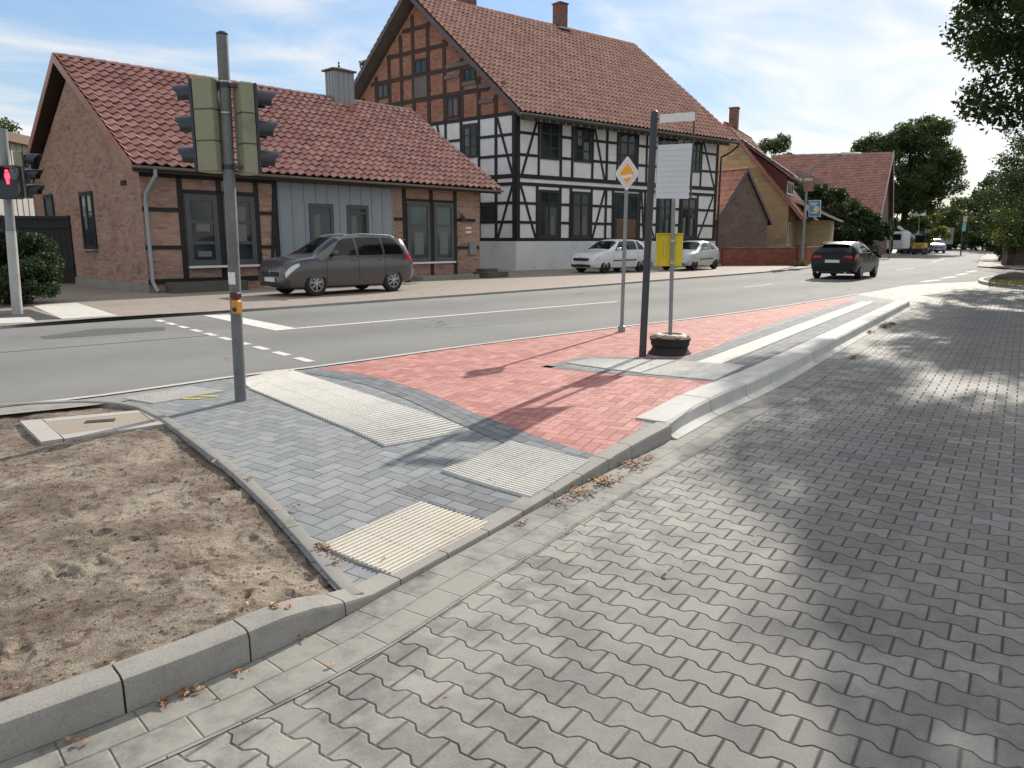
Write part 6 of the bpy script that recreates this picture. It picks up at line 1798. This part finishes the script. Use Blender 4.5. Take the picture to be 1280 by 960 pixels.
# street lamp with banner and blue board
def street_lamp():
    b = Vector((*G(1004, 333, COURT), COURT)); y = b.y + 1.2; b = Vector((at(1004, 300, y).x, y, COURT))
    root = empty('street_lamp', tuple(b), 'curved-arm street lamp carrying a brown picture banner and a blue board beside the garden wall', 'street lamp')
    q = lambda u, v, dy=0: at(u, v, y + dy)
    m = MB(); m.tube([b, q(1006, 270), q(1009, 226), q(1014, 212), q(1024, 203), q(1040, 196.5), q(1052, 193)], [.085, .075, .06, .055, .05, .045, .04], 10); m.build('post', M['steel_post'], root, smooth=True)
    e = q(1055, 192); m = MB(); m.box(e + Vector((.35, 0, .0)), (1.15, .3, .14), bev=.05); m.build('lamp_head', M['frame_white'], root, smooth=True)
    bro = plain('banner_brown', (.30, .17, .13), .7, var=.6, scale=2.2, fine=6)
    m = MB(); P = [q(1004.5, 220.5, -.1), q(1017, 220.5, -.1), q(1016.5, 239, -.1), q(1004.5, 239.5, -.1)]; m.poly(P, .03, (0, -1, 0)); ba = m.build('banner', bro, root)
    m = MB(); P = [q(1005.5, 222.5, -.14), q(1016, 222.5, -.14), q(1015.5, 226, -.14), q(1005.5, 226.5, -.14)]; m.poly(P, .01, (0, -1, 0)); m.build('pale_stripe', plain('banner_cream', (.6, .5, .42), .7), ba)
    m = MB(); P = [q(1011, 250.5, -.25), q(1026, 250, -.25), q(1025.5, 271, -.25), q(1010.5, 271, -.25)]; m.poly(P, .05, (0, -1, 0)); bo = m.build('board', M['sign_white'], root)
    m = MB(); P = [q(1011.7, 251.3, -.32), q(1025.2, 250.9, -.32), q(1024.8, 270.2, -.32), q(1011.3, 270.2, -.32)]; m.poly(P, .01, (0, -1, 0)); m.build('blue_field', plain('board_blue', (.06, .25, .50), .5, var=.2, scale=1.5), bo)
    m = MB(); c = q(1020.5, 261.5, -.345); m.lathe([(0, 0), (.17, 0), (.17, .01), (0, .01)], c, axis='y', n=14); m.build('yellow_disc', plain('board_yellow', (.75, .55, .2), .6), bo)
    for v, w in ((254, 9), (256.2, 7), (266, 8)):
        m = MB(); a = q(1013, v, -.345); m.box(a + Vector((w * .047 / 2, 0, 0)), (w * .047, .012, .05)); m.build('text_line', M['sign_white'], bo)
    m = MB(); m.box(q(1010, 251, -.12), (.35, .3, .04)); m.build('bracket', M['steel_post'], root)
street_lamp()
def far_banner():
    y = 78; b = at(1203, 300, y); b.z = 0; q = lambda u, v, dy=0: at(u, v, y + dy)
    root = empty('banner_post', tuple(b), 'distant post with a small red and white and a long blue-green banner at the bend', 'banner post')
    m = MB(); m.tube([b, q(1203.5, 266)], .07, 8); m.build('post', M['black_steel'], root)
    m = MB(); m.poly([q(1204, 271.5, -.1), q(1209, 270.5, -.1), q(1208.5, 277, -.1), q(1204, 277.5, -.1)], .03, (0, -1, 0)); m.build('banner', plain('banner_pink', (.6, .35, .32), .6, var=.4, scale=3), root)
    m = MB(); m.poly([q(1203.5, 278, -.1), q(1208, 278, -.1), q(1206.5, 289, -.1), q(1202, 289, -.1)], .03, (0, -1, 0)); m.build('banner', plain('banner_teal', (.16, .38, .40), .6, var=.3, scale=3), root)
far_banner()
def warning_sign(u, y, v0, v1, nm, lab, white=False):
    b = at(u, 300, y); b.z = 0
    root = empty(nm, tuple(b), lab, 'road sign')
    t = at(u, v0, y); m = MB(); m.tube([b, t], .05, 8); m.build('post', M['steel_post'], root)
    s = (at(u, v0, y).z - at(u, v1, y).z)
    m = MB()
    if white: m.poly([t + Vector(p) for p in ((-.9, -.08, 0), (.7, -.08, .1), (.7, -.08, -.5), (-.9, -.08, -.45))], .04, (0, -1, 0))
    else: m.poly([t + Vector(p) for p in ((0, -.08, 0), (s * .55, -.08, -s), (-s * .55, -.08, -s))], .04, (0, -1, 0))
    m.build('sign_plate', M['sign_white'] if white else M['frame_black'], root)
warning_sign(1114, 62, 272, 282, 'triangle_sign', 'back of a dark triangular road sign at the barn corner')
warning_sign(1149, 84, 264, 271, 'name_board', 'small white board on a post above the parked vehicles', True)

# ---------------------------------------------------------------- vehicles far down the street
fg = 'vehicles parked down the street'
y = 92
a = at(1172, 305, 84)
for u, yd, hdg, col, lab in ((1168, 90, 255, (.20, .26, .32), 'blue-grey car parked beside the truck, nearest to the kerb'), (1160, 97, 250, (.05, .06, .07), 'dark car parked behind the blue-grey one, left of it')):
    p = at(u, 300, yd); make_car('van' if u == 1168 else 'hatch', 'parked_car', (p.x, p.y, 0), R(hdg), lab, paint('far_paint_%d' % u, col), group=fg, ns=26)
def truck(u, yd, hdg, lab, boom):
    p = at(u, 300, yd); r = empty('parked_truck', (p.x, p.y, 0), lab, 'truck', fg, rz=R(hdg), world_parts=False)
    K = dict(org=(0, 0, 0))
    wht = plain('truck_white', (.62, .63, .64), .5); 
    m = MB(); m.box((2.0, 0, 1.45), (1.7, 2.1, 1.9), bev=.12); cab = m.build('cab', wht if boom else plain('truck_blue', (.16, .24, .33), .5), r, **K)
    m = MB(); m.box((2.62, 0, 1.8), (.5, 1.8, .7), bev=.05); m.build('windscreen', M['car_glass'], r, **K)
    m = MB(); m.box((-1.3, 0, .75), (4.6, 1.9, .22)); m.build('chassis', M['black_plastic'], r, **K)
    if boom:
        m = MB(); m.tube([(-2.8, 0, 1.2), (-.5, 0, 2.0), (1.9, 0, 2.9)], .16, 8); m.tube([(-2.4, .5, 1.1), (1.2, .5, 2.5)], .10, 6); m.build('boom', wht, r, **K)
        m = MB(); m.box((-2.3, 0, 1.2), (.9, 1.3, .7), bev=.06); m.build('turret', plain('machine_orange', (.55, .28, .04), .5), r, **K)
    else:
        m = MB(); m.box((-1.3, 0, 2.05), (4.5, 2.2, 2.3), bev=.04); bx = m.build('box_body', wht, r, **K)
        for k in range(5): m = MB(); m.box((-3.3 + k * 1.0, -1.112, 2.05), (.05, .02, 2.2)); m.build('rib', M['sign_grey'], bx, **K)
    for x in (1.9, -2.4):
        for s in (-.85, .85): m = MB(); m.lathe([(.2, -.14), (.46, -.14), (.48, 0), (.46, .14), (.2, .14)], (x, s, .48), axis='y', n=16); m.build('wheel', M['tyre'], r, smooth=True, **K)
truck(1133, 84, 215, 'white platform truck with a folded lifting boom parked left of the other vehicles', True)
truck(1160, 108, 200, 'white box lorry standing behind the parked cars', False)
def loader(u, yd):
    p = at(u, 300, yd); r = empty('compact_loader', (p.x, p.y, 0), 'small yellow construction loader in front of the parked cars', 'loader', fg, rz=R(230), world_parts=False); K = dict(org=(0, 0, 0))
    ye = plain('machine_yellow', (.42, .30, .06), .5)
    m = MB(); m.box((0, 0, .85), (1.6, 1.1, .7), bev=.08); m.build('body', ye, r, **K)
    m = MB(); m.box((-.1, 0, 1.6), (.9, 1.0, .85), bev=.05); m.build('cabin', M['car_glass'], r, **K)
    m = MB(); m.tube([(.4, .4, 1.1), (1.3, .4, .6)], .07, 6); m.tube([(.4, -.4, 1.1), (1.3, -.4, .6)], .07, 6); m.build('arms', ye, r, **K)
    m = MB(); m.box((1.55, 0, .4), (.5, 1.3, .45), bev=.04); m.build('bucket', M['black_plastic'], r, **K)
    for x in (.5, -.5):
        for s in (-.5, .5): m = MB(); m.lathe([(.1, -.12), (.36, -.12), (.36, .12), (.1, .12)], (x, s, .36), axis='y', n=14); m.build('wheel', M['tyre'], r, smooth=True, **K)
loader(1151, 80)
for u, yd, hd_, lab in ((1212, 118, 250, 'pale car far away at the bend of the street, left one of two'), (1241, 112, 262, 'pale car far away at the bend of the street, right one of two')):
    p = at(u, 300, yd); make_car('hatch', 'distant_car', (p.x, p.y, 0), R(hd_), lab, paint('pale_%d' % u, (.5, .52, .53)), group=fg, ns=22)

# two wheelie bins at the barn
for u, lab in ((1083, 'dark green wheelie bin by the barn, left of the pair'), (1091, 'dark green wheelie bin by the barn, right of the pair')):
    p = at(u, 300, 60); r = empty('wheelie_bin', (p.x, p.y, 0), lab, 'bin', 'wheelie bins by the barn', world_parts=False); K = dict(org=(0, 0, 0))
    m = MB(); m.hexa([(-.24, -.28, .08), (.24, -.28, .08), (.24, .28, .08), (-.24, .28, .08), (-.29, -.36, 1.0), (.29, -.36, 1.0), (.29, .36, 1.0), (-.29, .36, 1.0)]); m.build('bin_body', plain('bin_green', (.02, .045, .03), .6), r, **K)
    m = MB(); m.box((0, -.02, 1.05), (.62, .78, .08), bev=.02); m.build('lid', M['black_plastic'], r, **K)
    for s in (-.25, .25): m = MB(); m.lathe([(.0, -.02), (.1, -.02), (.1, .02), (0, .02)], (s, .3, .1), n=10, M=Matrix.Rotation(R(90), 3, 'Y')); m.build('wheel', M['tyre'], r, **K)

# ---------------------------------------------------------------- pedestrian far down the pavement
def person():
    p = Vector((*G(1112.5, 318.2, .04), .04)); 
    nodes = {'pel': (0, 0, .95, .15), 'wai': (0, 0, 1.08, .13), 'che': (0, .01, 1.32, .165), 'nec': (0, .0, 1.49, .065), 'hd0': (0, -.01, 1.56, .075), 'hd1': (0, -.015, 1.66, .098), 'hd2': (0, 0, 1.74, .06),
             'lh': (.09, 0, .9, .10), 'lk': (.11, -.10, .50, .065), 'la': (.11, .02, .10, .045), 'lt': (.12, -.13, .04, .035), 'rh': (-.09, 0, .9, .10), 'rk': (-.10, .02, .50, .065), 'ra': (-.10, .18, .13, .045), 'rt': (-.11, .05, .04, .035),
             'ls': (.19, 0, 1.42, .06), 'le': (.25, .05, 1.14, .045), 'lw': (.25, -.06, .90, .032), 'lf': (.25, -.09, .80, .03), 'rs': (-.19, 0, 1.42, .06), 're': (-.25, -.02, 1.14, .045), 'rw': (-.27, -.12, .92, .032), 'rf': (-.27, -.15, .82, .03)}
    ed = ['pel wai', 'wai che', 'che nec', 'nec hd0', 'hd0 hd1', 'hd1 hd2', 'pel lh', 'lh lk', 'lk la', 'la lt', 'pel rh', 'rh rk', 'rk ra', 'ra rt', 'che ls', 'ls le', 'le lw', 'lw lf', 'che rs', 'rs re', 're rw', 'rw rf']
    ks = list(nodes); me = bpy.data.meshes.new('person'); me.from_pydata([nodes[k][:3] for k in ks], [tuple(ks.index(q) for q in e.split()) for e in ed], [])
    o = bpy.data.objects.new('person', me); COL.objects.link(o)
    sk = o.modifiers.new('s', 'SKIN')
    for k, v in zip(ks, me.skin_vertices[0].data): v.radius = (nodes[k][3],) * 2; v.use_root = (k == 'pel')
    o.modifiers.new('d', 'SUBSURF').levels = 2
    bpy.context.view_layer.update(); dg = bpy.context.evaluated_depsgraph_get()
    nm = bpy.data.meshes.new_from_object(o.evaluated_get(dg)); o.modifiers.clear(); o.data = nm
    cl = plain('navy_clothes', (.02, .025, .05), .85); sk_ = plain('skin', (.45, .27, .20), .6); hr = plain('dark_hair', (.03, .02, .015), .8)
    nm.materials.clear()
    for m_ in (cl, sk_, hr): nm.materials.append(m_)
    for f in nm.polygons:
        c = f.center; f.use_smooth = True
        if c.z > 1.51: f.material_index = 2 if (c.z > 1.70 or c.y > .01) else 1
        elif c.z < .9 and abs(c.x) > .21: f.material_index = 1
    o.location = p; o.rotation_euler = (0, 0, R(20)); tag(o, 'person in dark navy clothes walking on the pavement beyond the black car', 'person')
person()

# ================================================================== SMALL THINGS ON THE GROUND
def leaf_pile(name, spots, seed, label):
    rg = random.Random(seed); m = MB()
    for u, v, n, rad, zf, sz in spots:
        for _ in range(n):
            gx, gy = G(u + rg.gauss(0, 1) * rad, v + rg.gauss(0, 1) * rad * .35, zf(*G(u, v)))
            z = zf(gx, gy) + .008 + rg.random() * .018 * (1 if n > 6 else .3)
            a = rg.uniform(0, 6.28); s = sz * rg.uniform(.6, 1.3); c, d = math.cos(a), math.sin(a); P = []
            tilt = rg.uniform(-.5, .5)
            lob = [(0, -1), (.32, -.55), (.28, -.3), (.6, -.1), (.36, .12), (.5, .5), (.2, .5), (0, .95), (-.2, .5), (-.5, .5), (-.36, .12), (-.6, -.1), (-.28, -.3), (-.32, -.55)]
            for x, y in lob: P.append((gx + (x * c - y * d) * s, gy + (x * d + y * c) * s, z + abs(x) * s * rg.uniform(.25, .7) + y * s * tilt * .5))
            o = len(P); P.append((gx, gy, z)); m.add(P, [(o, i, (i + 1) % o) for i in range(o)], rg.randrange(3))
    mats = [plain('dry_leaf_tan', (.42, .27, .15), .8, var=.4, scale=40), plain('dry_leaf_brown', (.20, .10, .055), .8, var=.4, scale=40), plain('dry_leaf_rust', (.34, .15, .07), .8, var=.4, scale=40)]
    o = m.build(name, mats, fix=False); tag(o, label, 'leaves', kind='stuff'); return o
bz = lambda x, y: zB(x, y) + .006
leaf_pile('fallen_leaves', [(728, 618, 50, 9, bz, .020), (755, 603, 60, 9, bz, .020), (790, 583, 50, 9, bz, .020), (808, 575, 22, 7, bz, .018), (700, 630, 14, 6, bz, .018), (655, 655, 6, 5, bz, .018), (1066, 447, 16, 3, bz, .03), (1088, 416, 14, 3, bz, .04), (1107, 409, 26, 3.5, bz, .05), (1113, 405, 16, 3, bz, .05),
    (235, 868, 5, 9, bz, .022), (300, 838, 4, 8, bz, .018), (262, 860, 5, 16, bz, .02), (200, 880, 6, 8, bz, .018), (415, 832, 1, 2, bz, .02), (380, 800, 8, 12, bz, .013), (100, 925, 3, 8, bz, .02), (556, 876, 1, 1, bz, .016), (833, 718, 1, 1, bz, .018), (700, 660, 3, 20, bz, .012), (520, 715, 2, 14, bz, .012), (900, 700, 4, 60, bz, .010), (980, 610, 4, 60, bz, .012), (1100, 520, 10, 70, bz, .022), (1200, 480, 8, 60, bz, .03), (800, 668, 1, 1, bz, .014)], 5, 'dry brown oak leaves gathered along the kerb')
iz = lambda x, y: zI(x, y) + .016
leaf_pile('fallen_leaves', [(404, 690, 22, 7, iz, .018), (420, 706, 10, 5, iz, .016), (368, 636, 3, 2, iz, .022), (312, 600, 4, 3, iz, .02), (288, 573, 3, 3, iz, .018), (272, 577, 3, 4, iz, .02), (365, 566, 1, 1, iz, .015), (480, 700, 1, 2, iz, .012), (345, 640, 1, 1, iz, .02), (610, 602, 1, 1, iz, .014), (540, 553, 1, 1, iz, .03), (630, 600, 2, 10, iz, .012), (810, 460, 3, 20, iz, .02)], 6, 'dry leaves scattered over the grey paving beside the edging')
sz_ = lambda x, y: soil_h(x, y) + .01
leaf_pile('fallen_leaves', [(311, 756, 2, 3, sz_, .024), (345, 762, 10, 6, sz_, .02), (150, 833, 4, 4, sz_, .022), (12, 862, 2, 4, sz_, .02), (375, 738, 5, 8, sz_, .015), (225, 556, 3, 6, sz_, .02), (100, 700, 4, 60, sz_, .014), (250, 680, 4, 70, sz_, .014)], 7, 'few dry leaves lying on the bare soil')
def clods():
    rg = random.Random(3); m = MB()
    for _ in range(5200):
        x = rg.uniform(-4.5, -.8); y = rg.uniform(2.2, 6.9)
        # keep inside the bed
        inside = False; j = len(soil_poly) - 1
        for i in range(len(soil_poly)):
            a, b = soil_poly[i], soil_poly[j]
            if (a[1] > y) != (b[1] > y) and x < (b[0] - a[0]) * (y - a[1]) / (b[1] - a[1]) + a[0]: inside = not inside
            j = i
        if not inside: continue
        s = rg.uniform(.002, .008) * (1 if rg.random() < .93 else 1.8); z = soil_h(x, y) + s * .2
        V = [(x + s * rg.uniform(.7, 1.2) * a, y + s * rg.uniform(.7, 1.2) * b, z + s * c) for a, b, c in ((1, 0, 0), (-1, 0, 0), (0, 1, 0), (0, -1, 0), (0, 0, .8), (0, 0, -.8))]
        m.add(V, [(0, 2, 4), (2, 1, 4), (1, 3, 4), (3, 0, 4), (2, 0, 5), (1, 2, 5), (3, 1, 5), (0, 3, 5)])
    o = m.build('soil_crumbs', M['dirt'], fix=False); tag(o, 'small clods and pebbles strewn on the bare soil', 'soil', kind='stuff')
clods()
# grass tufts on the kerbed island and small weeds by the wall
def grass(name, n, region, h, label, seed=4):
    rg = random.Random(seed); m = MB()
    for _ in range(n):
        x, y, z = region(rg); a = rg.uniform(0, 6.28); hh = h * rg.uniform(.5, 1.3); w = .006 + .0004 * y
        dx, dy = math.cos(a) * w, math.sin(a) * w; lx, ly = rg.gauss(0, .3) * hh, rg.gauss(0, .3) * hh
        m.add([(x - dx, y - dy, z), (x + dx, y + dy, z), (x + lx, y + ly, z + hh)], [(0, 1, 2)])
    o = m.build(name, M['leaf_grass'], fix=False); tag(o, label, 'grass', kind='stuff')
def reg(rg):
    a, b = rg.random(), rg.random()
    p = G(1236 + a * 180, 358.5 - b * 8.0, .09); return (p[0], p[1], .09)
grass('grass', 5000, reg, .07, 'thin dry grass growing on the kerbed island')
def reg2(rg):
    p = G(1003 + rg.gauss(0, 5), 333.0, COURT); return (p[0], p[1] + rg.uniform(0, .8), COURT)
grass('weeds', 250, reg2, .35, 'weeds at the foot of the street lamp', 8)
